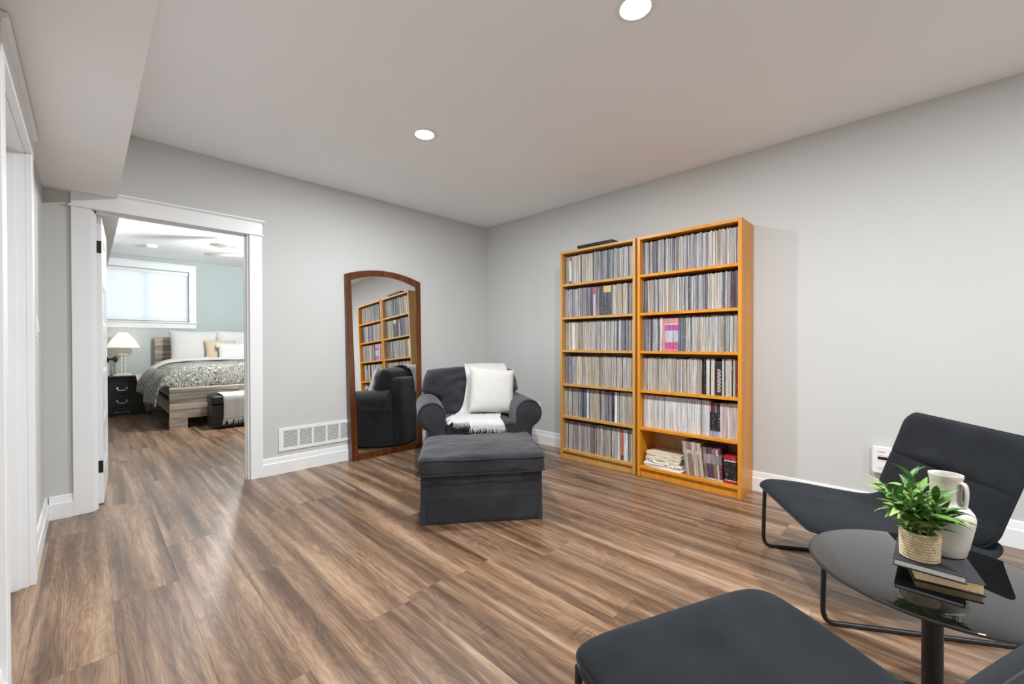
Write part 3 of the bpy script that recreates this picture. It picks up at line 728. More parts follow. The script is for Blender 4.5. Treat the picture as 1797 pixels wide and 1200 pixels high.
# the honey bookcase: every record an object of its own; y runs from the left side (high) to the right side (low)
YL, YR = 1.737-ST-0.003, 0.930+ST+0.003
RZ = {5: [(0.25, 'dark'), (0.45, 'mix'), (0.7, 'lilac'), (1, 'pale')], 4: [(0.2, 'mix'), (0.4, 'creamy'), (0.55, 'mix'), (0.7, 'lilac'), (0.84, 'creamy'), (1, 'maroonish')],
      3: [(0.22, 'lilac'), (0.40, 'pink'), (0.48, 'slate'), (0.75, 'pale'), (1, 'mix')], 2: [(0.4, 'creamy'), (0.66, 'pale')]}
stop = {5: 1.0, 4: 1.0, 3: 1.0, 2: 0.66}
for si in (5, 4, 3, 2):
    z0_ = SHELF[si]+TH/2; y = YL; span = YL-YR
    while True:
        w = random.choice([0.0042, 0.005, 0.006, 0.0075, 0.009, 0.011, 0.013]); f = (YL-y)/span
        if y-w < YR + (1-stop[si])*span: break
        mz = zone_at(RZ[si], f)
        if mz == 'pink':
            y -= 0.0
            w = 0.0125; kind = 'pink'
        else: kind = pick(MIXES[mz])
        h = 0.270 + random.uniform(-0.005, 0.007); sb = 0.05+random.uniform(-0.004, 0.004)
        if kind == 'pink':
            root = thing('boxed_record', 'pink and purple banded record spine in the boxed series on the fourth shelf up', 'record', (XF+0.048, y-w/2, z0_), 0, 'pink boxed record series')
            n_ = int(f*1000) % 3
            bands = [(0, .03, (0.62, 0.10, 0.16)), (.03, .045, (0.8, 0.75, 0.76)), (.045, .27, [(0.66, 0.10, 0.34), (0.36, 0.20, 0.50), (0.68, 0.07, 0.18)][n_]), (.27, .62, (0.62, 0.60, 0.68)),
                     (.62, .80, [(0.36, 0.20, 0.50), (0.68, 0.10, 0.34), (0.62, 0.06, 0.20)][n_]), (.80, .83, (0.8, 0.76, 0.76)), (.83, 1, (0.72, 0.32, 0.34))]
            if f < 0.24: bands = [(0, 1, (0.72, 0.32, 0.34))]
            for a, b, c in bands:
                o = bpy.data.objects.new('spine_band', UNIT); C.objects.link(o); o.parent = root
                o.location = (0, 0, a*0.268); o.scale = (0.22, w-0.0012, (b-a)*0.268); o.color = (*jit(c, 0.05), 1)
        else:
            spine('vinyl_record', y-w/2, w-0.0006, z0_, h, 0.222, jit(random.choice(PAL[kind])), f'{kind} record sleeve on the {ORD[si]} shelf of the honey toned bookcase', 'record', f'{kind} records on the {ORD[si]} shelf', sb, random.uniform(-0.006, 0.006))
        y -= w
# second row up from the bottom: white magazines, then dark paperbacks, then pale ones
z0_ = SHELF[1]+TH/2; y = YL-0.004
while (YL-y)/span < 0.72:
    w = random.choice([0.005, 0.006, 0.008, 0.010]); kind = pick(MIXES['mag'])
    spine('magazine', y-w/2, w-0.0006, z0_, 0.268+random.uniform(-0.004, 0.004), 0.21, jit(random.choice(PAL[kind]), 0.05), f'{kind} magazine spine in the long white row above the newspapers', 'magazine', f'{kind} magazines above the newspapers', 0.055)
    y -= w
def banded(name, y, w, z, h, d, bands, label, cat, group, setback=0.05, tilt=0.0):
    root = thing(name, label, cat, (XF+setback, y, z), 0, group); root.rotation_euler = (tilt, 0, 0)
    for a, b, c in bands:
        o = bpy.data.objects.new('spine_band', UNIT); C.objects.link(o); o.parent = root
        o.location = (0, 0, a*h); o.scale = (d, w, (b-a)*h); o.color = (*c, 1)
    return root
y -= 0.002
for k in range(7):
    w = random.choice([0.009, 0.012, 0.016]); dk = jit((0.018, 0.018, 0.022))
    top = random.choice([(0.16, 0.05, 0.07), (0.55, 0.22, 0.18), (0.03, 0.03, 0.035), (0.20, 0.08, 0.09)])
    banded('paperback_book', y-w/2, w-0.001, z0_, 0.262+random.uniform(-0.008, 0.004), 0.19, [(0, .16, jit((0.36, 0.42, 0.52))), (.16, .72, dk), (.72, 1, top)],
           'black spined paperback with pale blue foot beside the white magazines', 'book', 'black paperbacks beside the white magazines', 0.055, random.uniform(-0.006, 0.006)); y -= w
while y-0.012 > YR:
    w = random.choice([0.008, 0.012, 0.016]); kd = random.choice([('pale pink', (0.66, 0.54, 0.53)), ('white', (0.74, 0.70, 0.66)), ('white', (0.70, 0.66, 0.60)), ('maroon', (0.14, 0.03, 0.04))])
    spine('paperback_book', y-w/2, w-0.001, z0_, 0.262+random.uniform(-0.01, 0.004), 0.2, jit(kd[1], 0.04), f'{kd[0]} paperback at the end of the magazine row above the newspapers', 'book', f'{kd[0]} paperbacks ending the magazine row', 0.055); y -= w
# right part of the third row up: black and cream oversized books
z0_ = SHELF[2]+TH/2; y = YL-0.665*span
seq = ['black', 'black', 'white', 'cream', 'black', 'cream', 'white', 'black', 'bigblack', 'white', 'slate', 'cream', 'cream', 'cream', 'black', 'cream', 'maroon', 'black']
for kd in seq:
    w = {'black': 0.010, 'white': 0.011, 'cream': 0.014, 'bigblack': 0.045, 'slate': 0.012, 'maroon': 0.016}[kd]
    if y-w < YR: break
    col = {'black': (0.012, 0.012, 0.014), 'white': (0.74, 0.70, 0.68), 'cream': (0.68, 0.63, 0.52), 'bigblack': (0.011, 0.011, 0.013), 'slate': (0.08, 0.09, 0.12), 'maroon': (0.16, 0.02, 0.03)}[kd]
    lab = {'bigblack': 'thick black boxed volume with pale lettering on its spine', 'maroon': 'dark red spine among the black and cream books on the fourth shelf',
           'slate': 'slate coloured slim book beside the thick black boxed volume'}.get(kd, f'slim {kd} book at the end of the fourth shelf of the honey bookcase')
    o = spine('hardback_book' if kd == 'bigblack' else 'slim_book', y-w/2, w-0.001, z0_, (0.262 if kd == 'bigblack' else 0.274)+random.uniform(-0.004, 0.004), 0.2, jit(col, 0.05), lab, 'book', f'{kd} books on the fourth shelf' if kd in ('black', 'white', 'cream') else None, 0.05)
    if kd == 'bigblack':
        # illegible column of pale pink letters down the spine: a short row of raised glyph bars
        for g in range(13):
            gg = box('letter', -0.004, -0.0005, -0.20-0.1*(g % 2), 0.20+0.1*((g+1) % 2), 0.10+g*0.052, 0.135+g*0.052, 'spine_print', o); gg.color = (0.62, 0.42, 0.46, 1)
    y -= w
# bottom shelf: leaning magazines, colourful books, red-footed black books
z0_ = SHELF[0]+TH/2; y = 1.335
leanA = 0.13
for k in range(11):
    w = random.choice([0.010, 0.013, 0.016]); col = random.choice([(0.56, 0.50, 0.40), (0.62, 0.56, 0.45), (0.40, 0.34, 0.28), (0.50, 0.46, 0.42), (0.22, 0.20, 0.20), (0.42, 0.22, 0.16)])
    banded('leaning_magazine', y-w/2, w-0.001, z0_+0.002, 0.262, 0.2, [(0, .66, jit(col)), (.66, .76, jit((0.58, 0.56, 0.50))), (.76, 1, jit(col))],
           'cream spined magazine leaning on the bottom shelf beside the newspapers', 'magazine', 'leaning magazines on the bottom shelf', 0.03, -leanA)
    y -= w
y -= 0.004
for k in range(9):
    w = random.choice([0.011, 0.015, 0.020]); c1 = random.choice([(0.20, 0.03, 0.06), (0.35, 0.16, 0.09), (0.03, 0.03, 0.04), (0.05, 0.06, 0.14), (0.55, 0.58, 0.64), (0.5, 0.5, 0.5)])
    banded('comic_book', y-w/2, w-0.001, z0_+0.002, 0.240+random.uniform(-0.01, 0.006), 0.17, [(0, .05, (0.62, 0.6, 0.58)), (.05, .50, jit(c1)), (.50, .80, jit((0.34, 0.30, 0.32), 0.3)), (.80, 1, jit(c1))],
           'colourful comic paperback between the leaning magazines and the black series', 'book', 'colourful comic paperbacks on the bottom shelf', 0.035, -0.085)
    y -= w
y -= 0.012
while y-0.020 > YR:
    w = 0.0205
    banded('series_book', y-w/2, w-0.0015, z0_, 0.205, 0.14, [(0, .11, (0.42, 0.012, 0.022)), (.11, .14, (0.7, 0.66, 0.62)), (.14, .80, (0.010, 0.009, 0.009)), (.80, .84, (0.7, 0.66, 0.62)), (.84, 1, (0.42, 0.012, 0.022))],
           'black book with red foot in the matching series at the shelf end', 'book', 'black and red series books on the bottom shelf', 0.03, -0.02)
    y -= w
# newspapers and magazines lying flat on the bottom shelf
zz = z0_; 
for k in range(10):
    paper = k < 4
    h = 0.009 if paper else random.uniform(0.010, 0.016); a = random.uniform(-0.10, 0.10) if paper else random.uniform(-0.16, 0.10)
    W_, D_ = (0.31, 0.225) if paper else (0.285, 0.20)
    yc = 1.525+random.uniform(-0.012, 0.012); xc = XF+0.135+random.uniform(-0.006, 0.006)
    sd = k*3.1
    bm = bmesh.new(); add_box(bm, -D_/2, D_/2, -W_/2, W_/2, 0, h)
    bmesh.ops.subdivide_edges(bm, edges=bm.edges[:], cuts=6, use_grid_fill=True)
    for vtx in bm.verts:
        p = vtx.co.copy(); amp = 0.0012 if paper else 0.0045
        vtx.co.z += amp*nz3(p, 14, sd)*(0.3+p.z/h); vtx.co.x += amp*2*nz3(p, 25, sd+4); vtx.co.y += amp*2*nz3(p, 25, sd+8)
        # folded edge of the newspapers is fat, the open edge thinner
        if not paper and p.y > 0.08: vtx.co.z += 0.002*math.sin((p.y-0.08)*18)
    o = obj('flat_magazine' if paper else 'folded_newspaper', bm, 'paper_white' if paper else 'paper_yellowed', None, True, 40)
    o.location = (xc, yc, zz+0.0005); o.rotation_euler = (0, 0, a)
    tag(o, 'white magazine lying flat under the yellowed newspapers on the bottom shelf' if paper else 'yellowed folded newspaper in the untidy pile on the bottom shelf', 'magazine' if paper else 'newspaper', 'flat magazines under the newspapers' if paper else 'yellowed newspapers on the bottom shelf')
    zz += h+0.0008
pts = []
for k in range(18):
    u = k/17; pts.append((XF+0.022+0.006*math.sin(k*1.9), 1.640-0.27*u, z0_+0.060-0.020*u+0.006*math.sin(k*0.9)+0.004*math.cos(k*2.7)))
def wrapfn(u, v):
    i = u*17; a = int(min(i, 16)); f = i-a; p = Vector(pts[a])*(1-f)+Vector(pts[a+1])*f
    return (p.x+0.012*v+0.006*math.sin(9*v+u*20), p.y, p.z-0.007+0.014*v+0.004*nz3((u*9, v*3, 0), 1, 3))
tag(grid('torn_wrapper', wrapfn, 40, 6, 'paper_white', None, 0.0008), 'crumpled white plastic wrapper trailing from the newspaper pile', 'wrapper')

# the beech bookcase: its many thin sleeves are one body of records, with the standout spines singled out
YL2, YR2 = 2.560-ST-0.003, 1.757+ST+0.003; span2 = YL2-YR2
LZ = {5: [(0.16, 'mix'), (0.42, 'creamy'), (0.72, 'dark'), (1, 'mix')], 4: [(0.38, 'lilac'), (0.55, 'dark'), (0.7, 'slate'), (0.9, 'creamy'), (1, 'lilac')],
      3: [(0.2, 'creamy'), (0.5, 'pale'), (0.75, 'mix'), (1, 'lilac')], 2: [(0.18, 'lilac'), (0.4, 'creamy'), (1, 'pale')],
      1: [(0.25, 'mix'), (0.38, 'slate'), (0.52, 'creamy'), (0.72, 'dark'), (1, 'pale')], 0: [(0.2, 'mix'), (0.75, 'pale'), (1, 'mix')]}
SPEC = {(5, 0.06): ('red_white_record', 0.024, [(0, .12, (0.05, 0.05, 0.06)), (.12, .84, (0.78, 0.77, 0.76)), (.84, 1, (0.62, 0.06, 0.07))], 'white record spine with red top at the start of the top shelf', None),
        (4, 0.40): ('purple_record', 0.012, [(0, 1, (0.22, 0.05, 0.26))], 'purple record spine on the second shelf of the beech bookcase', None),
        (4, 0.43): ('patterned_record', 0.020, [(0, .75, (0.55, 0.50, 0.55)), (.75, 1, (0.55, 0.07, 0.12))], 'pale patterned record spine with red top beside the purple one', None),
        (4, 0.53): ('dark_red_record', 0.016, [(0, 1, (0.085, 0.018, 0.03))], 'dark red patterned record spine before the yellow topped pair', None),
        (4, 0.57): ('yellow_top_record', 0.042, [(0, .78, (0.07, 0.075, 0.085)), (.78, 1, (0.62, 0.46, 0.18))], 'thick black record box with yellow top on the second shelf', 'yellow topped record boxes'),
        (4, 0.63): ('yellow_top_record', 0.036, [(0, .78, (0.075, 0.08, 0.09)), (.78, 1, (0.62, 0.46, 0.18))], 'thick black record box with yellow top on the second shelf', 'yellow topped record boxes'),
        (3, 0.10): ('broad_white_record', 0.034, [(0, 1, (0.72, 0.70, 0.65))], 'broad white record box on the third shelf of the beech bookcase', None),
        (2, 0.18): ('gold_record', 0.020, [(0, 1, (0.66, 0.50, 0.26))], 'golden cream record spine on the fourth shelf of the beech bookcase', None),
        (1, 0.33): ('white_record', 0.022, [(0, 1, (0.68, 0.68, 0.66))], 'white record spine between slate ones on the fifth shelf', None),
        (1, 0.70): ('black_record', 0.020, [(0, 1, (0.012, 0.018, 0.022))], 'black record spine on the fifth shelf of the beech bookcase', None),
        (1, 0.73): ('tall_white_record', 0.030, [(0, 1, (0.76, 0.76, 0.75))], 'thick white record spine beside the black one on the fifth shelf', None),
        (0, 0.38): ('speckled_record', 0.050, [(0, 1, (0.20, 0.15, 0.16))], 'speckled dark brown record box on the bottom shelf of the beech bookcase', None),
        (0, 0.77): ('white_bottom_record', 0.020, [(0, 1, (0.76, 0.76, 0.76))], 'white record spine near the orange one on the bottom shelf', None),
        (0, 0.82): ('orange_record', 0.024, [(0, .15, (0.06, 0.03, 0.02)), (.15, 1, (0.52, 0.14, 0.04))], 'orange record spine on the bottom shelf of the beech bookcase', None),
        (0, 0.86): ('white_box_record', 0.034, [(0, 1, (0.72, 0.72, 0.74))], 'thick white record box just past the orange spine', None)}
vs, fs, cols = [], [], []
for si in range(6):
    z0_ = SHELF[si]+TH/2; y = YL2; specs = sorted([(k[1], s) for k, s in SPEC.items() if k[0] == si], key=lambda q: q[0])
    while True:
        f = (YL2-y)/span2
        if specs and f >= specs[0][0]:
            _, (nm, w, bands, lab, grp) = specs.pop(0)
            if y-w > YR2:
                banded('vinyl_record', y-w/2, w-0.001, z0_, 0.270, 0.222, bands, lab, 'record', grp, 0.05); y -= w
            continue
        w = random.choice([0.0038, 0.0045, 0.005, 0.006, 0.008, 0.010])
        if y-w < YR2: break
        c = jit(random.choice(PAL[pick(MIXES[zone_at(LZ[si], f)])])); h = 0.270+random.uniform(-0.006, 0.007); x0 = XF+0.05+random.uniform(-0.004, 0.004); b = len(vs)
        y0_, y1_ = y-w+0.0004, y-0.0002; tl = random.uniform(-0.001, 0.001)
        vs += [(x0, y0_, z0_), (x0, y1_, z0_), (x0, y1_+tl, z0_+h), (x0, y0_+tl, z0_+h), (x0+0.222, y0_, z0_), (x0+0.222, y1_, z0_), (x0+0.222, y1_+tl, z0_+h), (x0+0.222, y0_+tl, z0_+h)]
        fs += [(b, b+3, b+2, b+1), (b+4, b+5, b+6, b+7), (b+3, b+7, b+6, b+2), (b, b+4, b+7, b+3), (b+1, b+2, b+6, b+5), (b, b+1, b+5, b+4)]
        cols += [c]*8; y -= w
o = pyd('vinyl_records', vs, fs, 'spine_print_rows')
ca = o.data.color_attributes.new('spine', 'FLOAT_COLOR', 'POINT')
for i, c in enumerate(cols): ca.data[i].color = (*c, 1)
tag(o, 'hundreds of thin record sleeves filling the six shelves of the light beech bookcase', 'records', None, 'stuff')

# ------------------------------------------------------------------ slipcovered armchair
def armchair():
    t = thing('armchair', 'charcoal slipcovered armchair with rolled arms in the room corner', 'armchair', (2.314, 2.638, 0), math.radians(-32))
    cx, zc, r = 0.413, 0.527, 0.115
    def outline(s, k=1.0):
        """Arm section in x-z for side s; k scales about the roll centre."""
        P = [(-r, 0.015), (-r, 0.25), (-r, 0.42), (-r, zc)]
        for i in range(1, 19): a = PI - i*(PI*1.36)/18; P.append((r*math.cos(a), zc + r*math.sin(a)))
        P += [(0.030, 0.405), (0.022, 0.36), (0.024, 0.22), (0.034, 0.015)]
        ctr = (-0.03, 0.33)
        return [(s*(cx + ctr[0] + (x-ctr[0])*k), max(0.008, ctr[1]+(z-ctr[1])*k)) for x, z in P]
    for s in (-1, 1):
        ys = [0.0, 0.006, 0.02, 0.06, 0.14, 0.25, 0.36, 0.48, 0.60, 0.72, 0.80]; ks = [0.955, 0.985, 1, 1, 1, 1, 1, 1, 1, 1, 0.97]
        vs, fs = [], []; n = len(outline(s))
        for y, k in zip(ys, ks):
            for x, z in outline(s, k):
                q = Vector((x, y, z)); wv = 0.005 if 0.02 < y < 0.79 else 0.0015
                q += Vector((nz3(q, 6, 3), nz3(q, 6, 9)*0.5, nz3(q, 6, 15)))*wv
                vs.append(q)
        for j in range(len(ys)-1):
            for i in range(n):
                i2 = (i+1) % n; f = (j*n+i, (j+1)*n+i, (j+1)*n+i2, j*n+i2); fs.append(f if s > 0 else f[::-1])
        cap = tuple((len(ys)-1)*n+i for i in range(n)); fs.append(cap if s < 0 else cap[::-1])
        arm = pyd('arm', vs, fs, 'slip_charcoal', t, True, 60)
        bm = bmesh.new(); o0 = outline(s, 0.962); c = Vector((s*(cx-0.045), 0.0, 0.40))
        rings = []
        for k, (sc_, yy) in enumerate(((1.0, 0.004), (0.86, -0.006), (0.6, -0.012), (0.3, -0.014))):
            ring = []
            for x, z in o0:
                q = Vector((c.x+(x-c.x)*sc_, yy, c.z+(z-c.z)*sc_)); q.y += 0.006*nz3(q, 11, 5+s)*(k > 0); ring.append(bm.verts.new(q))
            rings.append(ring)
        for a, b in zip(rings, rings[1:]):
            for i in range(n): bm.faces.new([a[i], a[(i+1) % n], b[(i+1) % n], b[i]])
        cv = bm.verts.new((c.x, -0.014, c.z))
        for i in range(n): bm.faces.new([rings[-1][i], rings[-1][(i+1) % n], cv])
        bmesh.ops.recalc_face_normals(bm, faces=bm.faces)
        obj('arm_front', bm, 'slip_charcoal', arm, True)
        tube('piping', [(x, 0.0, z) for x, z in outline(s, 0.968)][1:-1], 0.003, 'slip_piping', arm, 6)
    puff_box('base', 0.62, 0.80, 0.30, 'slip_charcoal', t, 0.015, 0, 0.003, 2, 8, (0, 0.425, 0.006))
    puff_box('seat_cushion', 0.605, 0.66, 0.155, 'slip_charcoal', t, 0.045, 0.014, 0.006, 4, 10, (0, 0.325, 0.298))
    tube('seat_piping', rounded_rect(0.60, 0.655, 0.03, 0.435, 5, 0.006, 2), 0.003, 'slip_piping', t, 6, True).location = (0, 0.325, 0)
    puff_box('back_frame', 0.80, 0.20, 0.76, 'slip_charcoal', t, 0.06, 0.012, 0.005, 8, 9, (0, 0.80, 0.006))
    # back cushion: wide above the arms, narrow between them, sagging folds
    vs, fs = cushion_data(0.96, 0.55, 0.27, 40, pinch=0.0, wrinkle=0.016, seed=5, power=5, rnd=0.42)
    bm = bmesh.new(); V = []
    for x, y, z in vs:
        k = max(0.0, min(1.0, (z+0.06)/0.10)); k = k*k*(3-2*k); x2 = x*(0.68+0.32*k)
        y2 = y + 0.016*math.sin(z*46 + 9*nz3((x*0.6, 0, z), 4, 2))*max(0, 1-abs(x)/0.46)*(y < 0)
        z2 = z - 0.018*(1-(x/0.44)**2)*0.3 + 0.012*nz3((x, y, z), 3, 8)
        V.append(bm.verts.new((x2, y2, z2)))
    for f in fs: bm.faces.new([V[i] for i in f])
    bmesh.ops.remove_doubles(bm, verts=bm.verts, dist=0.002); bmesh.ops.recalc_face_normals(bm, faces=bm.faces)
    bc_ = obj('back_cushion', bm, 'slip_charcoal', t, True); bc_.location = (0, 0.655, 0.625); bc_.rotation_euler = (math.radians(-14), 0, 0)
    return t
armchair()
AR = Matrix.Translation((2.314, 2.638, 0)) @ Matrix.Rotation(math.radians(-32), 4, 'Z')
# white throw over the chair back and seat
def throw():
    path = catmull([(0.0, 0.915, 0.58), (0, 0.905, 0.72), (0, 0.875, 0.84), (0, 0.785, 0.905), (0, 0.64, 0.892), (0, 0.535, 0.81), (0, 0.485, 0.69), (0, 0.442, 0.56), (0, 0.405, 0.490), (0, 0.33, 0.472), (0, 0.15, 0.474), (0, 0.03, 0.468), (0, -0.022, 0.44), (0, -0.03, 0.405)], 4)
    n = len(path)-1
    def fn(u, v):
        i = v*n; a = min(int(i), n-1); p = path[a].lerp(path[a+1], i-a)
        k = max(0, min(1, (v-0.42)/0.4)); xl = -0.055*(1-k) - 0.25*k; xr = 0.36*(1-k) + 0.18*k
        x = xl + (xr-xl)*u; seat = max(0, min(1, (v-0.62)/0.15))
        bunch = 0.018*seat*(1-u)*math.sin(u*24+v*9) + 0.006*nz3((x*3, v*6, 0), 2, 1)
        q = Vector((x + 0.012*math.sin(v*14), p.y + 0.5*bunch - 0.02*seat*math.sin(u*9), p.z + 0.006 + abs(bunch)*0.9))
        if seat and u < 0.3: q.z = max(q.z, 0.474)
        return q
    o = grid('throw_blanket', fn, 34, 60, 'knit_white', None, 0.006); o.matrix_world = AR
    tag(o, 'white knitted fringed throw draped over the armchair back and seat', 'blanket')
    vs, fs = [], []
    rnd = random.Random(3)
    for k in range(84):
        u = k/83; p = Vector(fn(u, 0.985)); a = rnd.uniform(-0.3, 0.3)
        pts = [p, p+Vector((a*0.01, -0.012, -0.010)), p+Vector((a*0.02+0.004, -0.014, -0.028)), p+Vector((a*0.06, -0.008-0.006*rnd.random(), -0.030-0.024*rnd.random()))]
        tube_data(pts, 0.0017, 5, False, vs, fs)
    for k in range(60):
        v = 0.70+0.29*k/59; p = Vector(fn(0.0, v)); a = rnd.uniform(-0.4, 0.4)
        pts = [p, p+Vector((-0.014, a*0.01, 0.004)), p+Vector((-0.030, a*0.02-0.01, -0.004)), p+Vector((-0.040, a*0.04-0.014, -0.012))]
        tube_data(pts, 0.0018, 5, False, vs, fs)
    tag(pyd('fringe', vs, fs, 'knit_white', o, True), None, None, None, 'stuff')
throw()
pl = cushion('scatter_pillow', 0.43, 0.43, 0.15, 'linen_white', None, 20, pinch=0.06, wrinkle=0.006, seed=2)
pl.matrix_world = AR @ Matrix.Translation((0.155, 0.362, 0.683)) @ Matrix.Rotation(math.radians(4), 4, 'Z') @ Matrix.Rotation(math.radians(-19), 4, 'X') @ Matrix.Rotation(math.radians(6), 4, 'Y')
tag(pl, 'square off-white linen pillow propped on the armchair', 'pillow')

# ------------------------------------------------------------------ ottoman
ot = thing('ottoman', 'faded charcoal slipcovered ottoman with a thick cushion in front of the armchair', 'ottoman', (1.7295, 1.9645, 0), math.radians(-38))
def flare(p): k = (0.15-p.z-0.15)/0.3; p.x *= 1+0.010*k; return p
puff_box('body', 0.764, 0.60, 0.165, 'slip_charcoal', ot, 0.012, 0, 0.004, 2, 12, (0, 0.31, 0.155))
def skirt_fn(u, v):
    loop = SK; i = u*len(loop); a = int(i) % len(loop); b = (a+1) % len(loop); p = loop[a].lerp(loop[b], i-int(i))
    ctr = Vector((0, 0.0, 0)); out = (p-ctr); out.z = 0; k = 1-v
    w = 0.006*math.sin(u*46)*(1-v) + 0.005*nz3((p.x*4, p.y*4, v*3), 1, 4)*(1-v)
    q = p + out.normalized()*(0.004 + 0.001*(1-v) + w*0.8); return (q.x, q.y+0.31, 0.004+0.178*v)
SK = rounded_rect(0.758, 0.594, 0.012, 0, 3)
sk = grid('skirt', skirt_fn, 150, 8, 'slip_charcoal', ot, 0.004)
tube('skirt_seam', [Vector(skirt_fn(k/150, 1.0)) for k in range(150)], 0.0035, 'slip_charcoal', ot, 6, True)
for s in (-1, 1):
    bm = bmesh.new(); x = s*0.383
    V = [bm.verts.new(q) for q in ((x-s*0.005, 0.010, 0.178), (x-s*0.001, 0.004, 0.004), (x-s*0.030, 0.004, 0.004), (x-s*0.02, 0.010, 0.178))]
    bm.faces.new(V); o_ = obj('pleat', bm, 'slip_charcoal', ot)
    md = o_.modifiers.new('thickness', 'SOLIDIFY'); md.thickness = 0.006; md.offset = 0
def ctap(p): p.z += 0.010*(p.x/0.4)*0.5; return p
ocu = puff_box('cushion', 0.80, 0.655, 0.122, 'slip_charcoal', ot, 0.034, 0.018, 0.009, 11, 22, (0, 0.315, 0.300), ctap, 9)
for z, wv in ((0.402, 0.012), (0.311, 0.008)):
    tube('piping', [Vector((p.x, p.y+0.315, p.z+0.005*(p.x/0.4))) for p in rounded_rect(0.803, 0.658, 0.034, z, 6, wv*0.6, 4)], 0.0032, 'slip_piping', ot, 6, True)

# ------------------------------------------------------------------ velvet lounge chairs
def shell(name, prof, W, Ra, Rb, t, mat, parent, crease=None, nx=28, piping=True):
    c = catmull([(0, s, z) for s, z in prof], 7); n = len(c)
    arc = [0.0]
    for a, b in zip(c, c[1:]): arc.append(arc[-1]+(b-a).length)
    Lt = arc[-1]; st = []
    m = 84 if crease else 40
    for i in range(m+1):                                    # resample, dense at both ends
        q = Lt*(0.5-0.5*math.cos(PI*i/m)); k = 0
        while k < n-2 and arc[k+1] < q: k += 1
        f = (q-arc[k])/max(1e-9, arc[k+1]-arc[k]); p = c[k].lerp(c[k+1], f); d = (c[min(k+1, n-1)]-c[max(k, 0)]).normalized()
        st.append((q, p, Vector((0, -d.z, d.y))))
    def hw(a):
        w = W/2
        if a < Ra: w -= Ra - math.sqrt(max(0, Ra*Ra-(Ra-a)**2))
        if Lt-a < Rb: w -= Rb - math.sqrt(max(0, Rb*Rb-(Rb-(Lt-a))**2))
        return w
    vs, fs = [], []; border = [[], []]
    for side in (1, -1):
        b0 = len(vs)
        for i, (a, p, nrm) in enumerate(st):
            e_ = max(0, 1-abs(2*a/Lt-1)**10)**0.5; h = hw(a)
            for j in range(nx+1):
                u = math.sin((j/nx-0.5)*PI); e = e_*max(0, 1-abs(u)**7)**0.5
                th = t/2*e
                if crease and side > 0:
                    dd = (a-crease*Lt); g = math.exp(-(dd/0.007)**2); th -= (0.006+0.018*math.exp(-(u/0.42)**4))*g*e; th += 0.008*math.exp(-((dd-0.035)/0.025)**2)*math.exp(-(u/0.5)**4)*e
                sag = 0.0
                vs.append(p + Vector((u*h, 0, 0)) + nrm*side*th)
                if side > 0 and (j in (0, nx)): border[0 if j == 0 else 1].append(vs[-1].copy())
        for i in range(m):
            for j in range(nx):
                f = (b0+i*(nx+1)+j, b0+i*(nx+1)+j+1, b0+(i+1)*(nx+1)+j+1, b0+(i+1)*(nx+1)+j); fs.append(f if side > 0 else f[::-1])
    bm = bmesh.new(); V = [bm.verts.new(v) for v in vs]
    for f in fs:
        try: bm.faces.new([V[i] for i in f])
        except ValueError: pass
    bmesh.ops.remove_doubles(bm, verts=bm.verts, dist=0.0008); bmesh.ops.recalc_face_normals(bm, faces=bm.faces)
    o = obj(name, bm, mat, parent, True)
    if piping:
        loop = border[0] + border[1][::-1]; clean = [loop[0]]
        for p in loop[1:]:
            if (p-clean[-1]).length > 0.006: clean.append(p)
        tube('piping', clean, 0.0045, 'velvet_piping', o, 6, True)
    return o
def lounge_chair(label, loc, rot):
    t = thing('lounge_chair', label, 'lounge chair', (*loc, 0), rot)
    W = 0.68
    shell('seat', [(-0.035, 0.352), (0.02, 0.363), (0.15, 0.356), (0.33, 0.332), (0.47, 0.318), (0.545, 0.335), (0.575, 0.375)], W, 0.085, 0.03, 0.058, 'velvet', t)
    shell('backrest', [(0.520, 0.335), (0.548, 0.385), (0.585, 0.49), (0.627, 0.61), (0.664, 0.722), (0.680, 0.768)], W, 0.10, 0.07, 0.06, 'velvet', t, 0.52)
    r = 0.0095; hx = 0.325
    for s in (-1, 1):
        x = s*hx; pts = [(x, 0.006, 0.337), (x, 0.002, 0.20), (x, 0.0, 0.075), (x, 0.002, 0.045), (x, 0.012, 0.021), (x, 0.034, 0.0105), (x, 0.070, r), (x, 0.32, r), (x, 0.57, r), (x, 0.610, 0.0105), (x, 0.634, 0.022), (x, 0.640, 0.045), (x, 0.628, 0.085), (x, 0.56, 0.24), (x, 0.522, 0.318)]
        tube('sled_leg', catmull(pts, 5), r, 'black_metal', t, 10)
    tube('cross_bar', [(-hx, 0.06, 0.325), (hx, 0.06, 0.325)], r*0.9, 'black_metal', t, 8)
    tube('cross_bar', [(-hx, 0.50, 0.285), (hx, 0.50, 0.285)], r*0.9, 'black_metal', t, 8)
    for s in (-1, 1): tube('seat_rail', [(s*hx, 0.0, 0.332), (s*hx, 0.15, 0.322), (s*hx, 0.33, 0.298), (s*hx, 0.50, 0.285)], r*0.9, 'black_metal', t, 8)
    return t
lounge_chair('black velvet armless lounge chair standing between the glass table and the long wall', (2.328, 0.455), math.atan2(-0.526, -0.85))
lounge_chair('black velvet armless lounge chair turned towards the bookcases across the glass table', (1.135, 0.475), math.atan2(0.385, -0.923))

